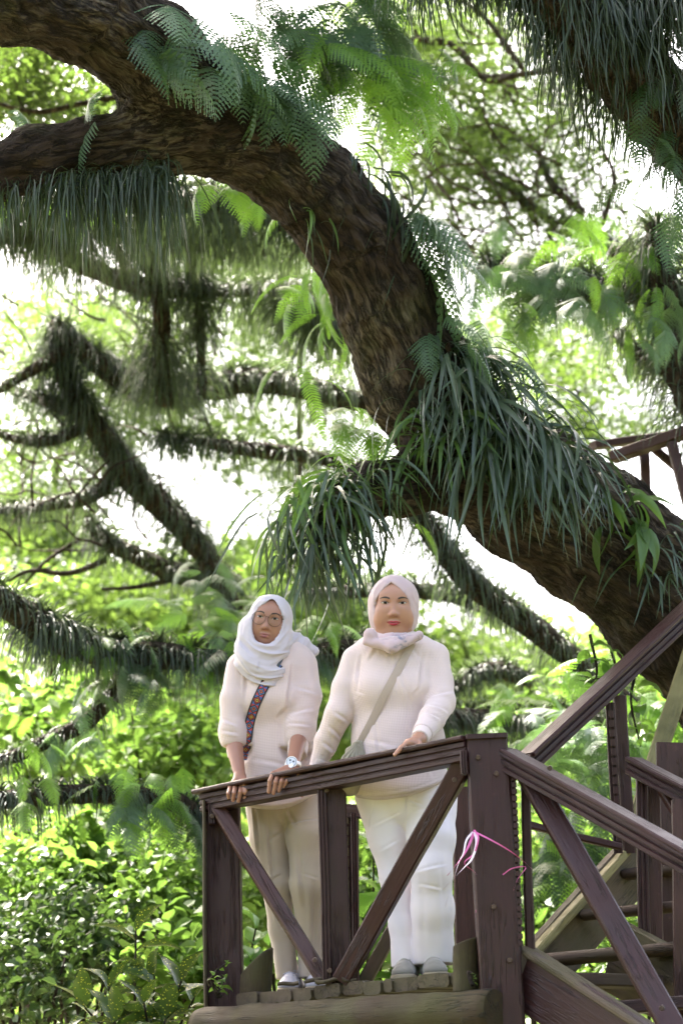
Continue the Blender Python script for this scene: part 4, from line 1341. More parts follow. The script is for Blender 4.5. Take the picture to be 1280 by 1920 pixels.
# sleeve ends
def cut(c, d, r):
    c, d = np.asarray(c), nrm(d)
    return (lambda Pt: np.maximum(-((Pt - c) @ d), np.sqrt(((Pt - c) ** 2).sum(-1)) - r)), c - r, c + r
for c, d, r in ((P(592, 1442, 9.07), P(592, 1442, 9.07) - P(612, 1392, 9.03), .06), (EB + (WB - EB) * .86, WB - EB, .06)):
    sw.op(*cut(c, d, r), .006, sub=True)
def foldB(V):
    f = np.zeros(len(V))
    for c, rad, a in ((P(628, 1400, 9.0), .14, .007), (P(820, 1350, 8.9), .12, .007), (P(675, 1290, 8.95), .12, .005), (P(795, 1270, 8.95), .13, .005), (P(745, 1440, 8.95), .22, .004)):
        f += .5 * a * np.exp(-((V - c) ** 2).sum(1) / rad ** 2) * cloth_noise(V, 5, 12, 24)
    f += crease(V, [(676, 1232, 668, 1300, .006, 4), (792, 1228, 786, 1296, .007, 4), (668, 1300, 684, 1308, .002, 3), (786, 1296, 772, 1312, .002, 3), (742, 1250, 770, 1330, .0025, 5), (700, 1345, 716, 1440, .003, 5), (790, 1400, 812, 1460, .003, 5),
                    (628, 1338, 652, 1352, .005, 4), (618, 1362, 644, 1384, .006, 4), (606, 1390, 628, 1406, .006, 4), (602, 1412, 618, 1424, .005, 3),
                    (808, 1310, 846, 1300, .005, 5), (800, 1334, 838, 1344, .006, 5), (796, 1352, 822, 1364, .006, 4), (690, 1390, 740, 1404, .003, 6), (690, 1440, 800, 1420, .003, 6),
                    (710, 1214, 690, 1246, .003, 5), (770, 1216, 788, 1240, .003, 5)], 8.95)
    hz = hemB(V) - .018
    f += -.0022 * np.exp(-(hz / .003) ** 2)
    return f + .0014 * noise(V, 9, 8, 2)
skin_mesh(sw, 'sweater', .0055, M['sweater'], wb, foldB)
for c0, c1, r0, r1 in ((P(601, 1424, 9.05), P(589, 1444, 9.07), R(16), R(13.5)), (EB + (WB - EB) * .76, EB + (WB - EB) * .97, R(18.5), R(16))):
    G = Field(); G.seg(c0, c1, r0, r1, 0)
    G.op(*cut(c1, c1 - c0, .06), .003, sub=True)
    skin_mesh(G, 'cuff', .004, M['rib'], wb)
# trousers
tr = Field()
tr.chain([P(757, 1440, 9.06), P(760, 1478, 9.06)], [R(80), R(82)], .02, flat=.60)
LL = Field(); LL.chain([P(713, 1492, 9.08), P(729, 1571, 9.09), P(743, 1650, 9.10), P(754, 1735, 9.11), P(759, 1812, 9.10)], [R(49), R(38), R(29.5), R(24), R(25)], .03)
LR = Field(); LR.chain([P(808, 1490, 9.05), P(808, 1571, 9.00), P(808, 1634, 8.98), P(811, 1705, 9.02), P(813, 1808, 9.09)], [R(50), R(44), R(38), R(38), R(39)], .03, flat=.9)
add_legs(tr, LL, LR)
for c in (P(756, 1814, 9.1), P(813, 1809, 9.08)):
    tr.op(*cut(c, (0, 0, -1), .13), .004, sub=True)
def foldT(V, knees, crotch, lines=(), Yd=9.0):
    f = crease(V, lines, Yd) + .0022 * noise(V * np.array([8, 8, 3]), 1, 4, 2)
    for c, rad, a in knees:
        f += .5 * a * np.exp(-((V - c) ** 2).sum(1) / rad ** 2) * cloth_noise(V, 15, 8, 22)
    d = V - crotch
    ang = np.arctan2(d[:, 0], -d[:, 2])
    f += .0012 * np.exp(-(d ** 2).sum(1) / .13 ** 2) * np.cos(ang * 4 + 1.0)
    low = np.clip((DECK_Z + .45 - V[:, 2]) / .45, 0, 1)
    f += .0045 * low * cloth_noise(V * np.array([1, 1, .12]), 31, 22, 22)
    f += .004 * low ** 3 * cloth_noise(V, 37, 6, 20)
    return f
skin_mesh(tr, 'trousers', .0055, M['white_trouser'], wb,
          lambda V: foldT(V, ((P(740, 1640, 9), .13, .006), (P(808, 1640, 9), .14, .006), (P(815, 1535, 9), .13, .007), (P(700, 1535, 9), .12, .006)), P(760, 1490, 8.92), ((764, 1500, 790, 1510, .004, 3), (768, 1526, 842, 1508, .0025, 3), (770, 1550, 836, 1538, .002, 3), (700, 1545, 750, 1522, .003, 3), (712, 1592, 752, 1570, .0025, 3), (724, 1640, 754, 1652, .003, 3), (780, 1636, 836, 1622, .003, 3), (784, 1660, 826, 1668, .0025, 3), (790, 1620, 796, 1800, .002, 7), (822, 1580, 838, 1790, .002, 7), (750, 1690, 750, 1800, .004, 4), (700, 1500, 690, 1560, .003, 2), (846, 1500, 850, 1720, .003, 2), (760, 1480, 762, 1520, .004, 2)), 8.98))
shoe(wb, (*P(768, 1838, 9.2)[:2], DECK_Z), (*P(752, 1838, 8.95)[:2], DECK_Z), P(764, 1790, 9.14), .048, M['shoe'])
shoe(wb, (*P(808, 1838, 9.16)[:2], DECK_Z), (*P(820, 1838, 8.91)[:2], DECK_Z), P(812, 1785, 9.10), .050, M['shoe'])

# headscarf
def opening(H, prof, x0=0.0):
    """region in front of the face left free by a scarf; prof = [(y, half width)] in head units"""
    ys, ws = np.array(prof).T
    def fn(Pt):
        q = H.l(Pt)
        w = np.interp(q[..., 1], ys, ws, left=-.08, right=-.08)
        e = np.where(q[..., 1] > ys[-1], q[..., 1] - ys[-1], np.where(q[..., 1] < ys[0], ys[0] - q[..., 1], 0))
        xo = np.interp(q[..., 1], [-.12, .08], [0, x0])
        d = np.maximum((np.abs(q[..., 0] - xo) - w) * .8, e)
        return np.maximum(d, -.035 - q[..., 2]) * H.k
    c = H.w((0, 0, .02))
    return fn, c - .18 * H.k, c + .18 * H.k

def head_cover(F, H, top=.103, wx=.092, zf=.085, low=-.060):
    def loc(c, r, k):
        G = Field(); G.ell(c, r)
        F.op(lambda Pt: G.value(H.l(Pt)) * H.k, H.w(c) - max(r) * H.k, H.w(c) + max(r) * H.k, k)
    loc((0, top - .104, -.075), (wx, .104, zf + .006), .02)
    loc((0, low, -.062), (wx * .93, .082, zf * .88), .03)

hj = Field()
head_cover(hj, HB, top=.106, wx=.096)
hj.op(*opening(HB, [(-.119, 0), (-.113, .022), (-.096, .042), (-.06, .059), (-.02, .0655), (.005, .0645), (.03, .050), (.055, .028), (.079, .001)], -.010), .004, sub=True)
hj.ell(P(735, 1208, 8.93), (R(45), R(40), R(11)), .015)
hj.ell(P(738, 1201, 8.98), (R(48), R(40), R(12)), .015)
hj.seg(P(686, 1204, 8.87), P(735, 1213, 8.84), R(8), R(10), .015)
hj.seg(P(735, 1213, 8.84), P(784, 1192, 8.88), R(11), R(9), .02)
hj.ell(P(694, 1192, 8.87), (R(14), R(10), R(14)), .012)
def foldH(H, amp, freq, seed, zz=3.0):
    def fn(V):
        q = H.l(V)
        rad = np.hypot(q[:, 0] * 1.25, q[:, 1] * .95 + .02)
        ang = np.arctan2(q[:, 0], q[:, 1])
        n = noise(np.stack([rad * freq, ang * 1.1, q[:, 2] * zz], 1), 1, seed, 2)
        m = np.clip((rad - .055) / .03, 0.15, 1)
        return amp * m * (1 - 2 * np.abs(n))
    return fn
o = skin_mesh(hj, 'headscarf', .0042, M['hijab_b'], wb, foldH(HB, .0030, 32, 3))
me = o.data
V = np.empty(len(me.vertices) * 3, np.float32); me.vertices.foreach_get('co', V); V = V.reshape(-1, 3)
set_attr(me, 'printmask', np.clip((HB.l(V)[:, 1] * -1 - .105) / .02, 0, 1) * np.clip((HB.l(V)[:, 0] + .05) / .06, 0, 1), 'FLOAT')

def band(name, path, w, field, mat, parent, off=.004, n=40, thick=.002, twist=None):
    """strap lying on a garment along photo pixels"""
    S = spline(np.array(path, float), n)
    C = np.array([onto(field, x, y, off) for x, y in S])
    C = relax_line(C, 6)
    d = np.gradient(C, axis=0)
    view = np.array([nrm(C0 - c) for c in C])
    s = np.array([nrm(np.cross(a, b)) for a, b in zip(d, view)])
    V = np.concatenate([C - s * w / 2, C + view * thick, C + s * w / 2])
    i = np.arange(n - 1)
    F = np.concatenate([np.stack([i, i + 1, i + 1 + n, i + n], 1), np.stack([i + n, i + n + 1, i + 1 + 2 * n, i + 2 * n], 1)])
    me = raw_mesh(name, V, F)
    L = np.concatenate([[0], np.cumsum(np.linalg.norm(np.diff(C, axis=0), axis=1))])
    set_attr(me, 'weave', np.concatenate([np.stack([L / (w * .95), np.full(n, b), L * 0], 1) for b in (-1., 0., 1.)]))
    return link(name, me, mat, parent)

def relax_line(C, it):
    for _ in range(it):
        C[1:-1] = .5 * C[1:-1] + .25 * (C[:-2] + C[2:])
    return C

bag = empty('shoulder_bag', tuple(P(655, 1440, 8.88)), 'small beige pleated crossbody bag hanging at the hip of the woman in the pink scarf', 'bag')
band('strap', [(772, 1206), (748, 1252), (722, 1300), (698, 1350), (680, 1384), (672, 1400)], R(15), sw, M['strap'], bag, .006)
bg_f = Field()
bg_f.chain([P(672, 1396, 8.92), P(665, 1420, 8.93), P(657, 1455, 8.95), P(655, 1474, 8.96)], [R(8), R(17), R(25), R(19)], .03, flat=.75)
top = P(676, 1385, 8.87)
skin_mesh(bg_f, 'pouch', .004, M['bag'], bag, lambda V: .0045 * np.sin(np.arctan2(V[:, 0] - top[0], top[2] - V[:, 2]) * 34 + 2 * noise(V, 14, 2)) * np.clip((P(655, 1478, 8.9)[2] - V[:, 2]) / -.09, 0, 1))

# ------------------------------------------------------------------ woman in glasses and pale scarf
wa = empty('person', tuple(at(562, 1845, 9.55) * np.array([1, 1, 0]) + np.array([0, 0, DECK_Z])),
           'woman in round glasses and pale lavender headscarf leaning with both hands on the rail', 'person')
HA = Head((502, 1158.5), 9.28, (8, 53), 1.03, wide=1.0, yaw=-.16, pit=.03)
body = Field()
HA.add_to(body, .02)
R = lambda r: px_r(r, 9.4)
body.seg(HA.w((0, -.07, -.07)), P(512, 1245, 9.42), .052, .065, .03)
body.chain([P(512, 1245, 9.42), P(515, 1340, 9.45), P(528, 1450, 9.52), P(535, 1510, 9.55)], [.09, .095, .10, .11], .05, flat=.7)
body.chain([P(445, 1252, 9.40), P(437, 1385, 9.38), P(450, 1456, YR(448) + .01)], [.045, .040, .024], .02)
body.chain([P(572, 1250, 9.42), P(562, 1378, 9.36), P(548, 1440, YR(525) + .02)], [.045, .040, .024], .02)
body.chain([P(500, 1510, 9.56), P(518, 1655, 9.56), P(538, 1825, 9.62)], [.055, .036, .03], .03)
body.chain([P(575, 1510, 9.56), P(580, 1655, 9.56), P(588, 1815, 9.62)], [.06, .04, .03], .03)
def grip(F, wrist, knuckles, mids, tips, thumb, Yk, Yt, palm_r=.024):
    kn = [P(x, y, Yk + i * .0) for i, (x, y) in enumerate(knuckles)]
    w = np.asarray(wrist)
    for p in kn:
        F.seg(w, p, .021, .0125, .012)
    for a, b, c, r in zip(kn, mids, tips, (.0098, .0102, .0100, .0088)):
        finger(F, [a, P(b[0], b[1], Yt), P(c[0], c[1], Yt + .015)], r * 1.06, r * .84, .003)
    finger(F, [w + (kn[0] - w) * .35] + [P(x, y, Y_) for x, y, Y_ in thumb], .0125, .0092, .006)
y0 = YR(448)
grip(body, P(450, 1457, y0 + .01), [(463, 1467), (453, 1469), (442, 1471), (432, 1475)],
     [(463, 1480), (451, 1485), (439, 1487), (428, 1488)], [(459, 1497), (447, 1502), (437, 1500), (429, 1496)],
     [(459, 1472, y0 - .07), (460, 1486, y0 - .085)], y0 - .035, y0 - .085)
y0 = YR(525)
grip(body, P(548, 1440, y0 + .02), [(512, 1451), (523, 1450), (534, 1450), (543, 1452)],
     [(506, 1464), (517, 1466), (528, 1465), (538, 1464)], [(504, 1485), (513, 1487), (523, 1483), (533, 1476)],
     [(534, 1458, y0 - .05), (546, 1464, y0 - .07)], y0 - .035, y0 - .085)
skin_mesh(body, 'body', .0034, M['skin_a'], wa)
HA.face(wa, M['lips_pink'], half=.0220, open_=.70, brow_y=.0185, brow_t=1.25)

sa = Field()
sa.chain([P(512, 1225, 9.42), P(512, 1255, 9.42), P(514, 1330, 9.45), P(526, 1420, 9.48), P(531, 1500, 9.49)], [R(38), R(66), R(62), R(72), R(76)], .05, flat=.70)
sa.seg(P(468, 1240, 9.42), P(556, 1236, 9.42), R(28), R(29), .05)
for x in (488, 540):
    sa.ell(P(x, 1312, 9.385), (R(31), R(31), R(26)), .08)
sa.chain([P(449, 1250, 9.40), P(437, 1310, 9.38), P(436, 1372, 9.38), P(437, 1386, 9.38)], [R(25), R(24), R(25.5), R(24.5)], .02)
sa.chain([P(567, 1248, 9.42), P(573, 1305, 9.40), P(564, 1366, 9.36), P(562, 1381, 9.35)], [R(29), R(29.5), R(28), R(26)], .02)
def hemA(Pt):
    x = (Pt[..., 0] - P(525, 1500, 9.5)[0]) / R(72)
    z = at(525, 1512, 9.38)[2] + .05 * np.clip(np.abs(x), 0, 1.4) ** 2.2 + .015 * x
    return Pt[..., 2] - z
sa.op(hemA, P(400, 1620, 9.4) - np.array([.1, .4, .1]), P(640, 1440, 9.5) + np.array([.1, .4, 0]), .01, sub=True)
sa.op(*cut(P(437, 1400, 9.38), (0.05, 0, -1), .085), .012, sub=True)
sa.op(*cut(P(559, 1398, 9.33), (-.12, -.2, -1), .085), .012, sub=True)
def foldA(V):
    f = np.zeros(len(V))
    for c, rad, a in ((P(437, 1375, 9.35), .10, .006), (P(564, 1370, 9.33), .11, .007), (P(470, 1300, 9.35), .10, .004), (P(545, 1290, 9.35), .12, .005), (P(590, 1420, 9.45), .14, .007), (P(525, 1460, 9.4), .2, .003)):
        f += .5 * a * np.exp(-((V - c) ** 2).sum(1) / rad ** 2) * cloth_noise(V, 6, 12, 24)
    f += crease(V, [(462, 1248, 460, 1320, .006, 4), (548, 1250, 540, 1330, .007, 4), (418, 1350, 446, 1362, .005, 4), (416, 1372, 448, 1378, .005, 4),
                    (545, 1340, 586, 1330, .005, 5), (540, 1360, 582, 1364, .006, 4), (556, 1290, 596, 1300, .004, 5), (540, 1330, 520, 1350, .003, 5), (588, 1390, 596, 1450, .006, 5), (470, 1420, 560, 1440, .003, 6)], 9.36)
    hz = hemA(V) - .018
    f += -.0022 * np.exp(-(hz / .003) ** 2)
    return f + .0014 * noise(V, 9, 18, 2)
skin_mesh(sa, 'sweater', .0055, M['sweater'], wa, foldA)
for c0, c1, r0, r1 in ((P(438, 1388, 9.38), P(442, 1419, 9.37), R(17), R(15)), (P(561, 1384, 9.35), P(557, 1416, 9.29), R(20), R(18.5))):
    G = Field(); G.seg(c0, c1, r0, r1, 0)
    G.op(*cut(c1, c1 - c0, .07), .003, sub=True)
    skin_mesh(G, 'cuff', .004, M['rib'], wa, lambda V: .001 * noise(V * np.array([1, 1, 3]), 40, 2))
tr = Field()
tr.chain([P(532, 1470, 9.55), P(535, 1505, 9.55)], [R(66), R(68)], .02, flat=.58)
LL = Field(); LL.chain([P(501, 1515, 9.55), P(505, 1571, 9.55), P(518, 1655, 9.55), P(528, 1740, 9.6), P(538, 1832, 9.62)], [R(41), R(35), R(28.5), R(23), R(21)], .03)
LR = Field(); LR.chain([P(570, 1515, 9.55), P(577, 1571, 9.50), P(580, 1655, 9.49), P(582, 1740, 9.58), P(586, 1832, 9.6)], [R(41), R(38), R(34), R(29), R(26)], .03)
add_legs(tr, LL, LR)
for c in (P(538, 1836, 9.62), P(586, 1834, 9.6)):
    tr.op(*cut(c, (0, 0, -1), .12), .004, sub=True)
skin_mesh(tr, 'trousers', .0055, M['taupe_trouser'], wa,
          lambda V: foldT(V, ((P(515, 1650, 9.5), .13, .005), (P(580, 1650, 9.5), .14, .005), (P(580, 1555, 9.5), .13, .006), (P(495, 1560, 9.5), .12, .004)), P(538, 1548, 9.45), ((540, 1520, 556, 1552, .006, 4), (546, 1545, 598, 1535, .005, 4), (478, 1520, 486, 1600, .005, 4), (500, 1520, 512, 1640, .006, 5), (530, 1560, 498, 1580, .004, 4), (560, 1590, 572, 1700, .006, 6), (528, 1640, 506, 1652, .004, 4), (520, 1690, 536, 1815, .006, 5), (590, 1650, 588, 1790, .006, 6), (516, 1790, 548, 1800, .005, 4), (474, 1508, 480, 1545, .004, 2), (532, 1500, 534, 1545, .004, 2), (538, 1500, 545, 1530, .003, 2), (505, 1560, 520, 1760, .004, 3), (566, 1640, 596, 1650, .004, 3), (520, 1760, 540, 1775, .004, 3)), 9.48))
shoe(wa, (*P(552, 1845, 9.72)[:2], DECK_Z), (*P(536, 1845, 9.46)[:2], DECK_Z), P(542, 1800, 9.64), .045, M['shoe_white'])
shoe(wa, (*P(590, 1845, 9.70)[:2], DECK_Z), (*P(592, 1845, 9.46)[:2], DECK_Z), P(588, 1798, 9.62), .045, M['shoe_white'])
hj = Field()
head_cover(hj, HA, top=.106, wx=.094, zf=.092, low=-.055)
hj.chain([P(497, 1205, 9.33), P(492, 1236, 9.33), P(500, 1262, 9.325), P(502, 1293, 9.325)], [R(48), R(44), R(26), R(5)], .025, flat=.62)
hj.seg(P(470, 1180, 9.36), P(463, 1236, 9.36), R(24), R(16), .04)
hj.chain([P(520, 1205, 9.38), P(556, 1212, 9.42), P(588, 1221, 9.44)], [R(30), R(22), R(9)], .03, flat=.8)
hj.op(*opening(HA, [(-.119, 0), (-.112, .026), (-.096, .044), (-.06, .060), (-.02, .066), (.005, .066), (.03, .053), (.055, .034), (.075, .012), (.081, .001)], .004), .004, sub=True)
def foldHA(V):
    q = HA.l(V)
    a = foldH(HA, .0045, 34, 7)(V)
    # swags across the chest
    m = np.clip((-.10 - q[:, 1]) / .04, 0, 1)
    s = noise(np.stack([(q[:, 1] + .5 * (q[:, 0] + .01) ** 2 * -8 + .25 * q[:, 0]) * 30, q[:, 0] * 5, q[:, 2] * 3], 1), 1, 21, 2)
    return a * (1 - .5 * m) + m * .010 * (1 - 2.2 * np.abs(s))
skin_mesh(hj, 'headscarf', .0042, M['hijab_a'], wa, foldHA)
# spectacles
gl = empty('spectacles', tuple(HA.w((0, 0, .02))), 'thin round wire spectacles worn by the woman in the pale scarf', 'glasses')
for sg, cx in ((-1, -.0345), (1, .0345)):
    a = np.linspace(0, 2 * np.pi, 37)[:-1]
    ring = np.stack([cx + .0285 * np.cos(a), -.006 + .0275 * np.sin(a), .0225 - .10 * (np.abs(cx + .0285 * np.cos(a)) - .01) * .3], 1)
    mb = MB(); W = HA.w(np.concatenate([ring, ring[:1]])); tube(mb, W, [.00095] * 37, 6)
    mb.build('rim', M['wire'], gl)
    c = ring.mean(0)
    Vl = HA.w(np.concatenate([ring, c[None]])); i = np.arange(36)
    link('lens', raw_mesh('lens', Vl, np.stack([i, (i + 1) % 36, np.full(36, 36)], 1)), M['lens'], gl)
    mb = MB(); tube(mb, HA.w([(cx + sg * .0275, .002, .018), (sg * .068, .004, .005), (sg * .076, .004, -.05)]), [.0011] * 3, 6)
    mb.build('temple', M['wire'], gl)
mb = MB(); tube(mb, HA.w([(-.0085, .001, .0225), (0, .0045, .0245), (.0085, .001, .0225)]), [.0012] * 3, 6)
mb.build('bridge', M['wire'], gl)
# brooch under the chin
mb = MB(); tube(mb, HA.w([(-.012, -.128, .018), (0, -.130, .024), (.014, -.127, .02)]), [.003, .0045, .003], 8); mb.build('scarf_pin', M['black'], wa)
# watch
wt = empty('wristwatch', tuple(P(548, 1432, 9.2)), 'chunky white wristwatch with three dark subdials on the wrist of the woman in glasses', 'watch')
wc, wd = P(549, 1434, YR(525) + .03), nrm(P(548, 1440, YR(525) + .02) - P(562, 1378, 9.36))
nv = nrm(nrm(C0 - wc) + np.array([-.15, 0, .12])); nv = nrm(nv - (nv @ wd) * wd * .35); su = nrm(np.cross(wd, nv)); wv = np.cross(nv, su)
a = np.linspace(0, 2 * np.pi, 33)
mb = MB()
ring = wc + .0295 * (np.cos(a)[:, None] * su + np.sin(a)[:, None] * nv)
for k in (-.008, 0, .008): tube(mb, ring + wd * k, [.0055] * 33, 8, cap=False)
mb.build('watch_strap', M['watch'], wt)
def disc(name, c, n, r, h, mat, parent, seg=28):
    mb = MB(); extr = [(r * np.cos(t), r * np.sin(t)) for t in np.linspace(0, 2 * np.pi, seg, endpoint=False)]
    extrude(mb, c, c + n * h, extr, wd); return mb.build(name, mat, parent, smooth=False)
fc = wc + nv * .0285
disc('watch_case', fc, nv, .0245, .010, M['watch'], wt)
disc('bezel', fc + nv * .0096, nv, .0212, .001, M['subdial'], wt)
disc('watch_dial', fc + nv * .0101, nv, .019, .001, mat_plain('pale_dial', (.55, .57, .62), .3), wt)
for q in (65, 185, 305):
    cc = fc + nv * .0112 + .0090 * (math.cos(math.radians(q)) * su + math.sin(math.radians(q)) * wv)
    disc('subdial', cc, nv, .0044, .0008, M['subdial'], wt, 16)
for k, q in enumerate((0, 180)):
    disc('lug', fc + wd * (.027 if k else -.027) - nv * .004, nv, .010, .009, M['watch'], wt, 12)
# woven shoulder strap
both = Field(); both.ops = sa.ops + hj.ops
strap = empty('bag_strap', tuple(P(480, 1320, 9.2)), 'colourful woven diamond patterned strap across the sweater of the woman in glasses', 'strap')
band('strap_webbing', [(522, 1244), (506, 1268), (490, 1296), (476, 1328), (466, 1365), (461, 1400), (460, 1425)], R(19), sa, M['pattern'], strap, .007, 46)
band('strap_cord', [(540, 1212), (533, 1224), (524, 1240), (519, 1249)], R(9), sa, M['black'], strap, .010, 12)

# ================================================================== TREES BEHIND
def limb_mesh(mb, rows, n=26, sides=9, k=.72):
    pts, rs = pxs(*rows)
    S = spline(np.concatenate([np.array(pts), np.array(rs)[:, None]], 1), n)
    tube(mb, S[:, :3], np.maximum(S[:, 3] * k, .004), sides, .16, int(rows[0][0]) & 255)
    return S

def fringe_on(mb, S, n, L, w, seed, droop=.8, up=.55, nseg=6, sl=.78, curl=.45):
    """strap leaves rooted along a limb, standing out and hanging below it"""
    r = np.random.default_rng(seed)
    n = int(n * 1.45)
    t = r.uniform(0, 1, n) * (len(S) - 1.001)
    i = t.astype(int); f = (t - i)[:, None]
    P_ = S[i] * (1 - f) + S[i + 1] * f
    # tufts, not an even coat
    n = n
    keep = noise(np.stack([t * .9, t * 0, t * 0 + seed], 1), 1, seed) + r.uniform(-.9, .6, n) > -.42
    P_ = P_[keep]; n = len(P_)
    a = r.uniform(0, 2 * np.pi, n)
    d = np.stack([np.cos(a), np.sin(a), r.uniform(-.6, .8, n) * up], 1)
    d /= np.linalg.norm(d, axis=1, keepdims=True)
    root = P_[:, :3] + d * P_[:, 3:4] * .85
    big = .75 + .55 * noise(P_[:, :3], 3.5, seed + 5)
    V, F = ribbons(root, d, L * r.uniform(.3, 1.35, n) * sl * big * 1.3, w * .5 * sl ** .5, nseg, droop, seed, curl=curl)
    mb.add(V, F)
    m = n // 3
    d2 = d[:m] * np.array([1, 1, .3]) + np.array([0, 0, .9])
    V, F = ribbons(P_[:m, :3] + np.array([0, 0, 1]) * P_[:m, 3:4] * .7, d2, L * .45 * r.uniform(.4, 1.2, m), w * .7, 4, .18, seed + 1)
    mb.add(V, F)

def cloud(n, seed, ells, clus=60, cr=.35, flat=.35):
    """leaf centres gathered in clusters inside ellipsoids (px, py, Y, rx px, ry px, depth m)"""
    r = np.random.default_rng(seed)
    W = np.array([e[3] * e[4] for e in ells], float); W /= W.sum()
    C = []
    for e, w in zip(ells, W):
        m = max(1, int(n * w / clus))
        g = r.normal(0, 1, (m, 3)); g /= np.linalg.norm(g, axis=1, keepdims=True); g *= r.uniform(0, 1, (m, 1)) ** .45
        cs = np.array([at(e[0] + q[0] * e[3], e[1] + q[1] * e[4], e[2] + q[2] * e[5]) for q in g])
        sz = cr * r.uniform(.5, 1.4, m)
        q = r.normal(0, .5, (m, clus, 3)) * sz[:, None, None] * np.array([1, 1, flat])
        C.append((cs[:, None] + q).reshape(-1, 3))
    return np.concatenate(C)

def crown(name, n, seed, ells, size, mat, parent, clus=60, cr=.35, flat=.35, tilt=.6, aspect=.55, down=0.0):
    C = cloud(n, seed, ells, clus, cr, flat)
    V, F = leaflets(C, size, seed, tilt, aspect, down)
    o = link(name, raw_mesh(name, V, F, False), mat, parent)
    o['kind'] = 'stuff'
    return o

def tree(name, label, cat, limbs, twigs=(), fr=None, fr_mat=None, group=None, bark="barkdark", thick=.72):
    base = np.array(limbs[0][0][:3])
    e = empty(name, tuple(at(*limbs[0][0][:3])), label, cat, group)
    Ss = []
    for rows in limbs:
        mb = MB(); Ss.append(limb_mesh(mb, rows, k=thick))
        me = mb.mesh('branch')
        vv = np.concatenate(mb.V)
        set_attr(me, 'grain', vv * np.array([1, 1, .4]))
        link('branch', me, M[bark], e)
    if twigs:
        mb = MB()
        for rows in twigs: limb_mesh(mb, rows, 18, 6)
        me = mb.mesh('twig'); set_attr(me, 'grain', np.concatenate(mb.V)); o = link('twig', me, M[bark], e); o['kind'] = 'stuff'
    if fr:
        mb = MB()
        for S, f in zip(Ss, fr):
            if f: fringe_on(mb, S, f[0], f[1], f[2], f[3], *f[4:])
        o = link('fern_fringe', mb.mesh('fern_fringe', False), fr_mat or M['fringe'], e); o['kind'] = 'stuff'
    return e, Ss

def rtwigs(n, seed, box, Y, L, r0, bend=.5, direction=(-.7, -.6)):
    """random crooked twig polylines in photo pixels"""
    r = np.random.default_rng(seed); out = []
    for _ in range(n):
        x, y = r.uniform(box[0], box[2]), r.uniform(box[1], box[3])
        a = math.atan2(direction[1], direction[0]) + r.normal(0, .6)
        rows = []; yy = r.uniform(*Y)
        m = 7
        for k in range(m):
            rows.append((x, y, yy, r0 * (1 - k / m) + .8))
            a += r.normal(0, bend * .5)
            x += math.cos(a) * L / m; y += math.sin(a) * L / m; yy += r.normal(0, .12)
        out.append(rows)
    return out

# tree at the left with dark shaggy limbs
e, S = tree('rain_tree', 'shaggy limbed tree at left with a thick diagonal bough rising beside the white sky', 'tree',
    [[(440, 1150, 15.5, 26), (390, 1050, 15.4, 32), (330, 975, 15.3, 36), (255, 905, 15.2, 38), (200, 830, 15.1, 36), (150, 760, 15, 32), (112, 690, 15, 22), (100, 640, 15, 12)],
     [(860, 800, 15.4, 26), (740, 770, 15.3, 28), (640, 745, 15.2, 30), (500, 715, 15.1, 34), (400, 725, 15, 36), (300, 745, 15, 36), (210, 700, 15, 32), (140, 640, 14.9, 26), (95, 606, 14.9, 14)],
     [(240, 880, 15.2, 22), (170, 930, 15.2, 22), (100, 945, 15.2, 18), (20, 955, 15.3, 12), (-60, 965, 15.3, 8)],
     [(160, 800, 15.1, 20), (100, 825, 15, 16), (40, 825, 15, 12), (-40, 800, 15, 7)],
     [(140, 650, 14.9, 20), (60, 695, 14.8, 17), (0, 730, 14.8, 13), (-50, 760, 14.8, 10)],
     [(390, 1090, 15.6, 26), (320, 1070, 15.5, 28), (240, 1035, 15.5, 24), (190, 1010, 15.5, 18), (160, 960, 15.5, 12)],
     [(130, 770, 15, 22), (80, 750, 15, 16), (20, 730, 15.1, 10)]],
    rtwigs(60, 4, (-10, 540, 420, 1080), (14.8, 16.5), 170, 3.6) + [[(200, 1050, 15.5, 9), (130, 1075, 15.5, 8), (60, 1070, 15.5, 7), (10, 1090, 15.5, 5)], [(330, 1085, 15.5, 9), (260, 1100, 15.5, 7), (190, 1105, 15.5, 4)], [(150, 1010, 15.5, 7), (90, 1050, 15.5, 5), (40, 1100, 15.5, 3)]],
    [(2600, .34, .016, 1), (2400, .34, .016, 2), (900, .26, .014, 3), (450, .22, .014, 4), (250, .18, .014, 5), (900, .32, .015, 6), (400, .24, .014, 7)])
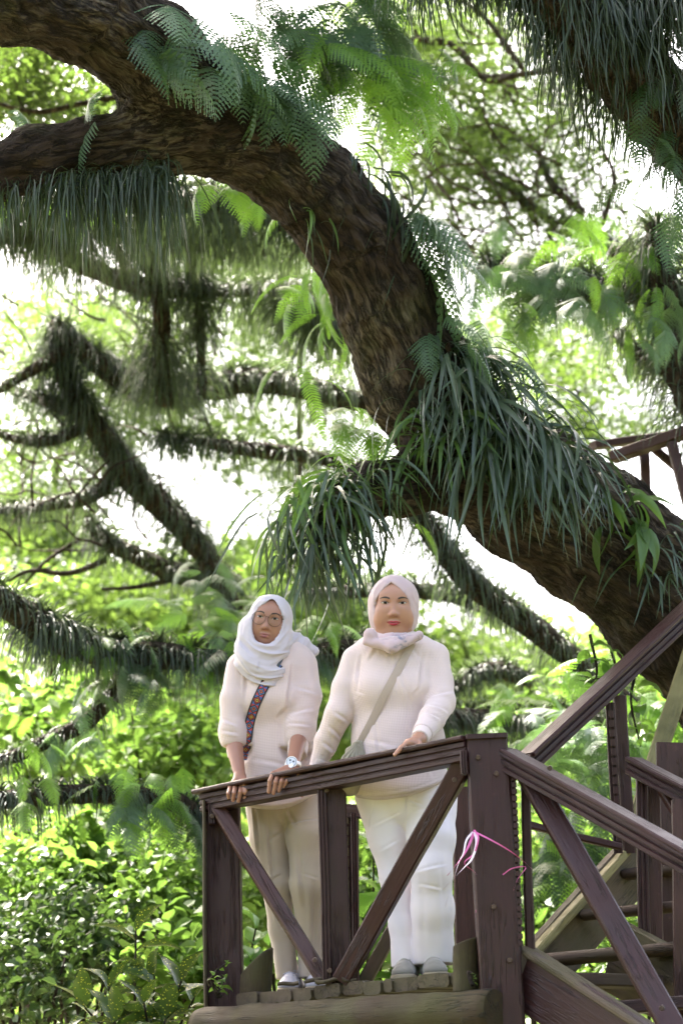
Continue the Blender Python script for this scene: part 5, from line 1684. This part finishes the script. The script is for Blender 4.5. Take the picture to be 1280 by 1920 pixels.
# second, higher: two upright forks and a level bough
e, S = tree('rain_tree', 'pale shaggy tree behind the left limb with two upright stems and level boughs', 'tree',
    [[(760, 590, 14.3, 12), (640, 560, 14.2, 14), (560, 545, 14.1, 16), (480, 545, 14, 18), (380, 545, 14, 22), (280, 540, 14, 26), (160, 500, 14, 26), (60, 450, 13.9, 24), (-60, 430, 13.8, 22)],
     [(310, 760, 14.4, 26), (303, 660, 14.2, 24), (300, 560, 14, 26), (270, 470, 13.9, 22), (240, 400, 13.8, 16)],
     [(378, 740, 14.5, 14), (376, 640, 14.3, 13), (372, 560, 14, 13), (360, 480, 13.9, 10)],
     [(500, 470, 13.5, 20), (420, 430, 13.3, 24), (330, 420, 13.2, 26), (200, 430, 13, 26), (60, 440, 12.8, 28), (-60, 440, 12.7, 28)],
     [(620, 470, 12.9, 18), (480, 400, 12.8, 24), (330, 375, 12.6, 28), (160, 390, 12.5, 30), (0, 395, 12.4, 30), (-80, 400, 12.4, 28)],
     [(640, 640, 13.4, 16), (590, 590, 13.2, 20), (545, 570, 13.1, 16)],
     [(800, 900, 14.6, 12), (680, 875, 14.6, 16), (570, 855, 14.5, 20), (500, 845, 14.4, 22), (430, 838, 14.4, 20), (380, 828, 14.4, 11), (330, 826, 14.4, 4), (295, 815, 14.4, 2)]],
    (), [(1900, .42, .014, 11), (1500, .4, .014, 12), (800, .3, .014, 13), (2600, .48, .013, 14, .6), (2600, .50, .015, 17), (1200, .42, .016, 15, .5), (900, .34, .016, 16)])
# low boughs on the left, behind the women
e, S = tree('rain_tree', 'low fern covered boughs crossing level behind the women at left', 'tree',
    [[(700, 1215, 12.6, 34), (560, 1235, 12.4, 36), (420, 1240, 12.2, 34), (300, 1230, 12.1, 36), (200, 1222, 12, 38), (110, 1195, 11.9, 44), (40, 1150, 11.8, 40), (-60, 1090, 11.7, 36)],
     [(290, 1190, 12.3, 24), (235, 1260, 12.3, 24), (205, 1310, 12.3, 24), (160, 1355, 12.2, 22), (90, 1390, 12.2, 20), (10, 1425, 12.1, 17), (-60, 1450, 12.1, 14)],
     [(470, 1620, 11.8, 20), (400, 1550, 11.7, 22), (330, 1505, 11.6, 26), (220, 1490, 11.5, 26), (110, 1490, 11.4, 26), (0, 1500, 11.3, 26), (-60, 1505, 11.3, 26)]],
    (), [(2300, .30, .016, 21), (500, .2, .014, 22), (1500, .22, .014, 23)])
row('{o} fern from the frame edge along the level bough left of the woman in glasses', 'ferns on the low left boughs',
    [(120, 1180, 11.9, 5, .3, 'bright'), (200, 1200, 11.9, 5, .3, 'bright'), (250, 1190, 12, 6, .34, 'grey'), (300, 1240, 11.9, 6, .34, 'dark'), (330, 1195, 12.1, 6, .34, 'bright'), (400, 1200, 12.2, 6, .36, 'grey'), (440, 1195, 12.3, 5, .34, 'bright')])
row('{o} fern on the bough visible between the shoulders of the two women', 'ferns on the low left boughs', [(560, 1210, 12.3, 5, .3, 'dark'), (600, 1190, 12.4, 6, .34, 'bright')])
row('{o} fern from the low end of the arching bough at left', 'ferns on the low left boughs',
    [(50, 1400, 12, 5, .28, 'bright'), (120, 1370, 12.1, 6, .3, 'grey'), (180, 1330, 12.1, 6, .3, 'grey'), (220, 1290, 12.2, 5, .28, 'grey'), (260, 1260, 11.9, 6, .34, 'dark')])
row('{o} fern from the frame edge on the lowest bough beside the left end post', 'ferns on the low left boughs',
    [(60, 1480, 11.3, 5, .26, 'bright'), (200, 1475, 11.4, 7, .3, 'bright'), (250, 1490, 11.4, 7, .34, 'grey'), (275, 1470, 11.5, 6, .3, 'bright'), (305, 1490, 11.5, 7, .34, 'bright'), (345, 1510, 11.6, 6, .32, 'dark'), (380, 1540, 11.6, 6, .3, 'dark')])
# boughs behind the women at right
e, S = tree('rain_tree', 'shaggy dark boughs sloping down behind the taller woman at right', 'tree',
    [[(1180, 1330, 13.6, 34), (1060, 1225, 13.5, 34), (960, 1150, 13.4, 34), (880, 1090, 13.3, 34), (830, 1030, 13.2, 32), (780, 960, 13.1, 28), (750, 900, 13, 22)],
     [(1180, 1330, 14, 26), (1040, 1345, 13.9, 30), (920, 1350, 13.8, 30), (800, 1340, 13.7, 26), (700, 1320, 13.6, 22)],
     [(1000, 1280, 15, 20), (930, 1255, 15, 24), (870, 1280, 15, 18), (820, 1310, 15, 12)],
     [(960, 1160, 14.8, 18), (860, 1120, 14.8, 22), (760, 1105, 14.8, 22), (640, 1110, 14.8, 18), (560, 1110, 14.8, 12)]],
    (), [(1700, .30, .015, 31), (1700, .32, .016, 32), (900, .26, .015, 33), (1300, .30, .015, 34)])
# near dark bough at the upper right
e, S = tree('rain_tree', 'dark overhanging bough in the upper right corner hung with long shadowed straps', 'tree',
    [[(1500, 420, 8.9, 100), (1340, 290, 8.7, 92), (1220, 180, 8.5, 84), (1120, 70, 8.3, 78), (1040, -40, 8.1, 70), (980, -140, 8, 64)],
     [(1120, 70, 8.3, 50), (1200, 20, 8.2, 46), (1300, -30, 8.1, 44), (1400, -60, 8, 44)],
     [(1040, -60, 8.2, 40), (900, -60, 8.2, 34), (760, -70, 8.3, 24)]],
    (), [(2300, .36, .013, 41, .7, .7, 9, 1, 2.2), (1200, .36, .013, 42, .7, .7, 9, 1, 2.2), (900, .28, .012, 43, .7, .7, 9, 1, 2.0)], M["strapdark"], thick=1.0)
row('{o} fern from the top on the dark bough at the upper right edge', 'ferns on the dark bough', [(1265, 150, 8.3, 5, .34, 'dark'), (1250, 270, 8.45, 5, .34, 'dark'), (1255, 330, 8.5, 4, .3, 'dark')], az=math.pi, fan=2.0)
# boughs in the middle distance at right
e, S = tree('rain_tree', 'fern hung boughs at the right edge above the upper railing', 'tree',
    [[(1420, 640, 12, 44), (1280, 560, 12, 42), (1180, 545, 12.1, 38), (1080, 540, 12.3, 34), (980, 520, 12.5, 30), (900, 500, 12.6, 24)],
     [(1400, 900, 11.8, 44), (1300, 760, 11.8, 44), (1255, 640, 11.8, 42), (1240, 520, 11.8, 36), (1225, 420, 11.8, 26)],
     [(1300, 700, 13, 20), (1220, 680, 13, 22), (1150, 620, 13, 16)]],
    (), [(1900, .38, .016, 51), (2000, .40, .015, 52, .5), (500, .3, .015, 53)])
row('{o} soft fern from the trunk on the level bough right of it', 'ferns on the right boughs',
    [(900, 520, 12.2, 6, .4, 'grey'), (960, 500, 12.2, 6, .40, 'dark'), (1010, 520, 12.1, 7, .42, 'grey'), (1060, 510, 12, 7, .42, 'grey'), (1100, 560, 11.8, 7, .40, 'grey'), (1150, 520, 11.8, 6, .38, 'bright')])
row('{o} bright fern from the trunk standing on top of the right bough', 'ferns on the right boughs', [(940, 430, 12.6, 5, .40, 'grey'), (1050, 440, 12.4, 7, .42, 'bright'), (1120, 430, 12.3, 6, .40, 'bright'), (1200, 470, 11.7, 5, .36, 'bright')])
row('{o} fern from the top on the upright bough at the right edge', 'ferns on the right boughs', [(1260, 560, 11.4, 6, .36, 'grey'), (1265, 640, 11.4, 5, .34, 'grey')])
row('{o} drooping lime fern under the right bough', 'ferns on the right boughs', [(1000, 590, 12, 5, .36, 'bright'), (1180, 560, 11.5, 3, .42, 'sword')])
# fine spreading tree in the upper right sky
TW = [[(1045, 425, 19, 13), (990, 380, 19, 11), (930, 320, 19.1, 9), (870, 275, 19.2, 8), (800, 240, 19.3, 6), (740, 210, 19.4, 3)],
      [(1010, 425, 19, 10), (960, 360, 19, 9), (900, 330, 19, 7), (830, 290, 19, 6), (760, 290, 19, 3)],
      [(1090, 400, 18.6, 12), (1030, 340, 18.7, 11), (1000, 270, 18.8, 9), (940, 255, 18.9, 8), (860, 225, 19, 6), (790, 170, 19, 3)],
      [(1060, 130, 17, 10), (970, 140, 17, 9), (910, 150, 17, 9), (840, 80, 17, 8), (760, 70, 17, 7), (680, 10, 17, 5), (640, -30, 17, 3)],
      [(980, 130, 17, 8), (930, 60, 17, 8), (880, 10, 17, 7), (800, -20, 17, 5)],
      [(960, 140, 17.2, 7), (900, 140, 17.2, 7), (860, 90, 17.2, 6), (790, 75, 17.2, 6), (770, 30, 17.2, 4)],
      [(1005, 270, 18.8, 7), (960, 190, 18.8, 6), (940, 120, 18.8, 4)],
      [(960, 410, 19, 6), (930, 360, 19, 5), (900, 350, 19, 3)], [(1130, 420, 18.5, 9), (1150, 330, 18.5, 7), (1110, 250, 18.5, 5), (1080, 180, 18.5, 4)]]
e, S = tree('rain_tree', 'fine leaved spreading tree silhouetted against white sky at the upper right', 'tree', [[(1320, 640, 18.4, 34), (1220, 540, 18.4, 26), (1130, 450, 18.5, 18), (1050, 410, 18.8, 12)]] + TW,
    rtwigs(130, 8, (700, 20, 1230, 560), (17, 20), 230, 3.4), [(700, .24, .016, 61), (380, .22, .016, 62), (240, .2, .016, 63), (340, .22, .016, 64)])
crown('crown', 50000, 71, [(900, 150, 19.5, 330, 230, 2.5), (1000, 350, 20, 260, 200, 2), (760, 60, 18, 170, 140, 1.5), (820, 330, 20, 160, 120, 2)], .05, M['canopy'], e, 45, .36, .35)
# canopy trees behind on the left and right
e, S = tree('canopy_tree', 'light green canopy seen through the fork of the left limb', 'tree', [[(260, 560, 17, 14), (180, 380, 17, 11), (120, 240, 17, 9), (60, 120, 17, 6)], [(230, 180, 14, 9), (150, 195, 14, 8), (70, 210, 14, 7), (-20, 190, 14, 6)]], rtwigs(14, 9, (20, 120, 260, 300), (14, 17), 150, 3))
crown('crown', 9000, 72, [(110, 180, 15.5, 170, 120, 2), (20, 120, 15, 100, 100, 1), (240, 320, 18, 140, 90, 1)], .07, M['canopy'], e, 45, .32, .35)
far = [  # crown ellipsoids of trees farther back: label, trunk, ells, n, size, material
    ('pale sunlit tree behind the boughs at far left', (60, 1500, 24, 18), [(120, 1120, 24, 170, 120, 3), (40, 1000, 25, 120, 90, 2), (260, 1190, 23, 150, 90, 2)], 9000, .12, 'bright'),
    ('bright leafy tree behind the woman in glasses', (420, 1600, 23, 18), [(400, 1130, 23, 150, 110, 2), (330, 1330, 22, 150, 110, 2), (520, 1060, 25, 130, 80, 2)], 9000, .12, 'bright'),
    ('bright tree behind the heads of both women', (640, 1600, 25, 18), [(640, 1180, 25, 160, 120, 2), (600, 1330, 24, 140, 120, 2)], 8000, .12, 'bright'),
    ('sunlit tree beyond the sloping boughs at right', (920, 1600, 25, 18), [(900, 1240, 25, 170, 90, 2), (860, 1400, 24, 170, 110, 2), (1060, 1300, 24, 150, 120, 2)], 9000, .12, 'bright'),
    ('dense green tree behind the climbing stairs', (1120, 1700, 18, 16), [(1100, 1420, 18, 160, 150, 2), (1220, 1330, 17, 130, 130, 1.5), (1080, 1570, 17, 150, 130, 1.5)], 9000, .09, 'shrub'),
    ('thin pale canopy hanging in the middle sky', (640, 1100, 26, 8), [(500, 820, 26, 200, 110, 3), (640, 640, 27, 200, 130, 3), (350, 640, 26, 260, 110, 3), (620, 930, 26, 160, 90, 2)], 11000, .085, 'canopy'),
    ('sparse canopy above the sky gap at left', (100, 1000, 25, 8), [(130, 640, 25, 210, 110, 3), (60, 860, 25, 130, 110, 3), (240, 780, 26, 160, 90, 2), (60, 980, 25, 130, 80, 2)], 10500, .085, 'canopy'),
    ('feathery canopy above the trunk at right', (1150, 900, 24, 8), [(1050, 690, 24, 180, 120, 3), (1120, 800, 24, 170, 70, 2), (960, 620, 25, 120, 90, 2), (1230, 560, 24, 140, 160, 2)], 9000, .085, 'canopy'),
    ('high canopy over the middle of the arch', (560, 560, 24, 8), [(500, 430, 24, 170, 120, 3), (380, 460, 23, 160, 90, 2), (560, 560, 24, 140, 90, 2)], 7000, .085, 'canopy'),
]
for lab, tk, ells, n, sz, m in far:
    n = int(n * (2.3 if m == 'canopy' else 1)); sz *= (.8 if m == 'canopy' else 1)
    x, y, Y, r_ = tk
    tx, ty = ells[0][0], ells[0][1]
    e, S = tree('far_tree', lab, 'tree', [[(x, y + 500, Y, r_ * 1.3), (x, y, Y, r_), ((x + tx) / 2, (y + ty) / 2, Y, r_ * .8), (tx, ty - ells[0][4] * .5, Y, r_ * .3)]],
                rtwigs(16, int(x), (ells[0][0] - 120, ells[0][1] - 80, ells[0][0] + 120, ells[0][1] + 100), (Y - 1, Y + 1), 200, 3), group=None)
    crown('crown', n, int(x + y), ells, sz, M[m], e, 40, .5, .4, .8)
# distant wood that closes the view
fw = crown('distant_wood', 52000, 90, [(100, 1330, 40, 420, 150, 6), (640, 1330, 42, 420, 170, 6), (1180, 1330, 40, 420, 170, 6), (200, 1640, 34, 420, 260, 5), (700, 1640, 34, 420, 260, 5), (1180, 1640, 34, 400, 260, 5), (640, 1950, 30, 900, 160, 4)], .26, M['bright'], None, 40, .9, .5, .9)
tag(fw, 'bright sunlit woodland filling the distance', 'wood')

def crown6(name, n, seed, ells, size, mat, parent, clus, cr, flat, tilt, aspect, down):
    V, F = leaflets6(cloud(n, seed, ells, clus, cr, flat), size, seed, tilt, aspect, down)
    o = link(name, raw_mesh(name, V, F, False), mat, parent); o['kind'] = 'stuff'
    return o

# ------------------------------------------------------------------ shrubs
def shrub(name, label, px, py, Y, w, h, n, size, mat, seed, stems=7, aspect=.6, clus=14, cr=.22, group=None):
    base = at(px, py + h, Y); base[2] = max(base[2] - 1.2, 0.0)
    e = empty(name, tuple(base), label, 'shrub', group)
    r = np.random.default_rng(seed)
    mb = MB()
    for k in range(stems):
        tip = at(px + r.uniform(-.8, .8) * w, py + r.uniform(-.8, .2) * h, Y + r.uniform(-.6, .6))
        mid = base + (tip - base) * .55 + np.array([r.normal(0, .1), r.normal(0, .1), .15])
        S = spline([base + r.normal(0, .05, 3) * [1, 1, 0], mid, tip], 12)
        tube(mb, S, np.linspace(.020, .005, 12), 6, .1, k)
    me = mb.mesh('stem'); set_attr(me, 'grain', np.concatenate(mb.V)); link('stem', me, M['bark'], e)
    o = crown6('foliage', n, seed, [(px, py, Y, w, h, .8), (px - w * .5, py + h * .3, Y, w * .6, h * .6, .6), (px + w * .5, py + h * .3, Y, w * .6, h * .6, .6)], size, mat, e, clus, cr, .7, .7, aspect, .4)
    return e
M['shade_leaf'] = mat_leaf('shade_tinted_shrub_leaf', [(.025, .05, .015), (.035, .065, .02), (.05, .085, .025)], .25, .5, (.10, .18, .03), spec=.3)  # shade on the lower left bushes is put into this leaf colour
for k, (px, py, Y, w, h, n, sz, lab) in enumerate([
    (60, 1640, 13.2, 130, 110, 2200, .085, 'yellow green leafy shrub under the low bough at the left edge'),
    (180, 1600, 13.6, 130, 110, 2300, .085, 'sunlit bush with forked stems below the low fern bough'),
    (310, 1650, 13.0, 110, 120, 2200, .085, 'bright bush close to the left end post of the platform'),
    (120, 1740, 12.4, 150, 90, 1700, .08, 'loose bush with thin bare twigs left of the spotted croton'),
    (340, 1790, 12.2, 90, 110, 1700, .08, 'green bush pressing against the left end post'),
    (560, 1680, 14.0, 170, 150, 2600, .09, 'bright bush seen between the legs of the woman in glasses and the post'),
    (740, 1640, 14.4, 150, 170, 2400, .09, 'bright bush seen through the middle of the railing'),
    (1010, 1700, 13.5, 120, 140, 2200, .07, 'small leaved bush under the climbing stairs'),
    (1150, 1780, 12.6, 130, 80, 1500, .07, 'low bush lit through the open stair treads'),
    (330, 1400, 15.0, 120, 110, 1900, .10, 'pale bush with large leaves behind the arm of the woman in glasses'),
    (60, 1350, 16.0, 140, 120, 1900, .10, 'pale sunlit bush beyond the arching fern bough'),
    (40, 1820, 12.0, 120, 100, 1500, .07, 'bush with shade-darkened leaf colour in the lower left corner')]):
    big_ = (k % 3 == 1)
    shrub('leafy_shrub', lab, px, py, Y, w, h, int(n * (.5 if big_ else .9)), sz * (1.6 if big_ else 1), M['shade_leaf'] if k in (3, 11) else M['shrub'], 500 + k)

def leaf_blade(L, W, mat, seed, droop=.5, n=10, wave=.05, heart=False):
    r = np.random.default_rng(seed)
    t = np.linspace(0, 1, n + 1)
    prof = (np.sin(np.pi * t ** .75) ** .8) if not heart else np.sqrt(np.clip(1 - (2 * t ** .8 - 1) ** 2, 0, 1)) * (1 - .35 * t)
    V = []
    x = 0; z = 0; a = .3
    ph = r.uniform(0, 6)
    for k in range(n + 1):
        w = max(prof[k], .03) * W / 2
        for j, c in enumerate((-1, -.5, 0, .5, 1)):
            V.append((x, c * w, z + abs(c) * w * .35 + wave * W * math.sin(ph + k * 1.3 + j * .8) * abs(c)))
        x += math.cos(a) * L / n; z += math.sin(a) * L / n; a -= droop / n * 2
    k, j = np.meshgrid(np.arange(n), np.arange(4), indexing='ij'); q = (k * 5 + j).ravel()
    me = raw_mesh('leaf', np.array(V), np.stack([q, q + 1, q + 6, q + 5], 1)); me.materials.append(mat)
    return me
CROT = [leaf_blade(1, .34, M['croton'], 600 + i, .25 + .15 * i) for i in range(4)]
BIG = [leaf_blade(1, .52, M['bigleaf'], 620 + i, .9 + .3 * i, 12, .06, True) for i in range(3)]
WEED = [leaf_blade(1, .5, M['shrub'], 640 + i, .8) for i in range(2)]
def leafy(name, label, cat, stems, meshes, L, seed, mat_stem=None, per=9, group=None):
    e = empty(name, tuple(at(*stems[0][0])), label, cat, group)
    r = np.random.default_rng(seed)
    mb = MB()
    for a, b in stems:
        A_, B_ = at(*a), at(*b)
        S = spline([A_, (A_ + B_) / 2 + r.normal(0, .03, 3), B_], 10)
        tube(mb, S, np.linspace(.009, .004, 10), 6)
        for k in range(per):
            t = .25 + .75 * k / (per - 1)
            q = A_ + (B_ - A_) * t
            put('leaf', meshes[r.integers(len(meshes))], e, q, k * 2.4 + r.normal(0, .3), r.uniform(-.1, .5) + (.5 if k >= per - 2 else 0), r.normal(0, .3), L * r.uniform(.65, 1.1))
    me = mb.mesh('stem'); set_attr(me, 'grain', np.concatenate(mb.V)); link('stem', me, M['bark'], e)
    return e
leafy('croton_shrub', 'dark glossy croton with yellow spotted leaves in front of the left end post', 'shrub',
      [((250, 2010, 9.9), (255, 1745, 9.8)), ((265, 2010, 9.8), (290, 1830, 9.7)), ((230, 2010, 9.8), (205, 1850, 9.7)), ((290, 2010, 9.8), (340, 1840, 9.7)), ((270, 2010, 9.7), (270, 1880, 9.5)), ((240, 2010, 9.9), (160, 1890, 9.8)), ((300, 2010, 9.9), (365, 1870, 9.9)), ((280, 2010, 9.6), (310, 1910, 9.5)), ((200, 2010, 9.6), (215, 1915, 9.5))], CROT, .235, 7, per=11)
leafy('broad_leaf_plant', 'plant with large bright oval leaves seen between the rear baluster and white trousers', 'plant',
      [((720, 1880, 11), (700, 1560, 10.8)), ((700, 1880, 11), (720, 1650, 10.8)), ((690, 1880, 10.9), (680, 1720, 10.8)), ((740, 1880, 10.9), (745, 1800, 10.7))], BIG, .36, 9, per=6)
leafy('broad_leaf_plant', 'plant with large bright leaves between the left end post and taupe trousers', 'plant',
      [((450, 1900, 10.8), (480, 1740, 10.7)), ((470, 1900, 10.8), (470, 1800, 10.6))], BIG, .30, 12, per=5)
leafy('climbing_plant', 'broad leaved climber hanging below the trunk beside the rising handrail', 'plant',
      [((1105, 1190, 10.3), (1110, 1290, 10.3)), ((1140, 1200, 10.4), (1150, 1300, 10.4)), ((1190, 1260, 10.5), (1200, 1400, 10.5))], BIG, .17, 14, per=6)
leafy('seedling', 'small weed sprouting from the deck edge beside the left end post', 'plant', [((410, 1870, 9.28), (425, 1805, 9.25)), ((415, 1870, 9.28), (400, 1830, 9.2))], WEED, .055, 15, per=7)
leafy('seedling', 'tiny weed at the foot of the stake by the corner post', 'plant', [((886, 1848, 8.36), (889, 1828, 8.36))], WEED, .022, 16, per=5)
# ferns behind the stairs
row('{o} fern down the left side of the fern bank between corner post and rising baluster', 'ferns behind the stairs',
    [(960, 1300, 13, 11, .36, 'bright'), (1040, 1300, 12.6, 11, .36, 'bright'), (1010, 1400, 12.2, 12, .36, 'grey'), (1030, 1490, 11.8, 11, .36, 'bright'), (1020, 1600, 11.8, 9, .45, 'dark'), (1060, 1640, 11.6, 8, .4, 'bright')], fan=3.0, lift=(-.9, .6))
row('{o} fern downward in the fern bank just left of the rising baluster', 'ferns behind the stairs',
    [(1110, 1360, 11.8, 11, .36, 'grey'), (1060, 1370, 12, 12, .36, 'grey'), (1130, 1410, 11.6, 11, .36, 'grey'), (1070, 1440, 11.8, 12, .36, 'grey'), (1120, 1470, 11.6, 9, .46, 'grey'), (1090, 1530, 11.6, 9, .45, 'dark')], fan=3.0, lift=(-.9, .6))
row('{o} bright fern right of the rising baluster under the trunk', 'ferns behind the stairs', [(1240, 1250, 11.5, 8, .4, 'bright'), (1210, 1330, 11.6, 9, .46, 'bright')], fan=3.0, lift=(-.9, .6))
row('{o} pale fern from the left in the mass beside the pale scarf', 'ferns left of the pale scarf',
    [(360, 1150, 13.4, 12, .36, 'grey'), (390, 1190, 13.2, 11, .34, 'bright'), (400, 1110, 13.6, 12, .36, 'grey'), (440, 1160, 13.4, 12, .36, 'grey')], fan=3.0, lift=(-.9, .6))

# giant's own crown overhead, out of the frame, shaped to shade women and trunk
C = np.stack([rng.uniform(-9, 9, 300), rng.uniform(8.2, 14.8, 300), rng.uniform(9.0, 10.6, 300)], 1)
C[:, 2] += np.clip(C[:, 1] - 10.5, 0, 9) * .56
C = (C[:, None] + rng.normal(0, 1, (300, 60, 3)) * np.array([.55, .55, .25])).reshape(-1, 3)
V, F = leaflets(C, .30, 95, .5)
o = link('crown', raw_mesh('crown', V, F, False), M['canopy'], giant); o['kind'] = 'stuff'
# litter on the deck edge
lt = empty('leaf_litter', tuple(at(612, 1840, 8.98)), 'dead twigs and broken wood scraps on the deck edge under the middle baluster', 'litter')
for k, (x0, y0, x1, y1, Y, w) in enumerate([(572, 1839, 640, 1835, 8.99, .03), (622, 1838, 656, 1834, 8.93, .035), (590, 1842, 625, 1838, 8.9, .012), (520, 1846, 560, 1842, 9.15, .02), (640, 1836, 668, 1840, 8.9, .014)]):
    wood_part('wood_scrap', at(x0, y0, Y), at(x1, y1, Y), w, .016, M['weathered'], lt, n=4, rough=.004)

# unseen woodland ring behind the viewpoint, added to hold sky light off the women
A_ = rng.uniform(math.radians(62), math.radians(298), 420)
Rr = rng.uniform(9, 15, 420)
C = np.stack([Rr * np.sin(A_), Rr * np.cos(A_) + 2, rng.uniform(.3, 6.2, 420)], 1)
C = (C[:, None] + rng.normal(0, 1, (420, 60, 3)) * np.array([.6, .6, .45])).reshape(-1, 3)
V, F = leaflets(C, .30, 97, .9)
tag(link('added_shade_wood', raw_mesh('added_shade_wood', V, F, False), M['shrub']), 'unseen leafy woodland ring added to cut sky light on the women', 'wood', kind='stuff')
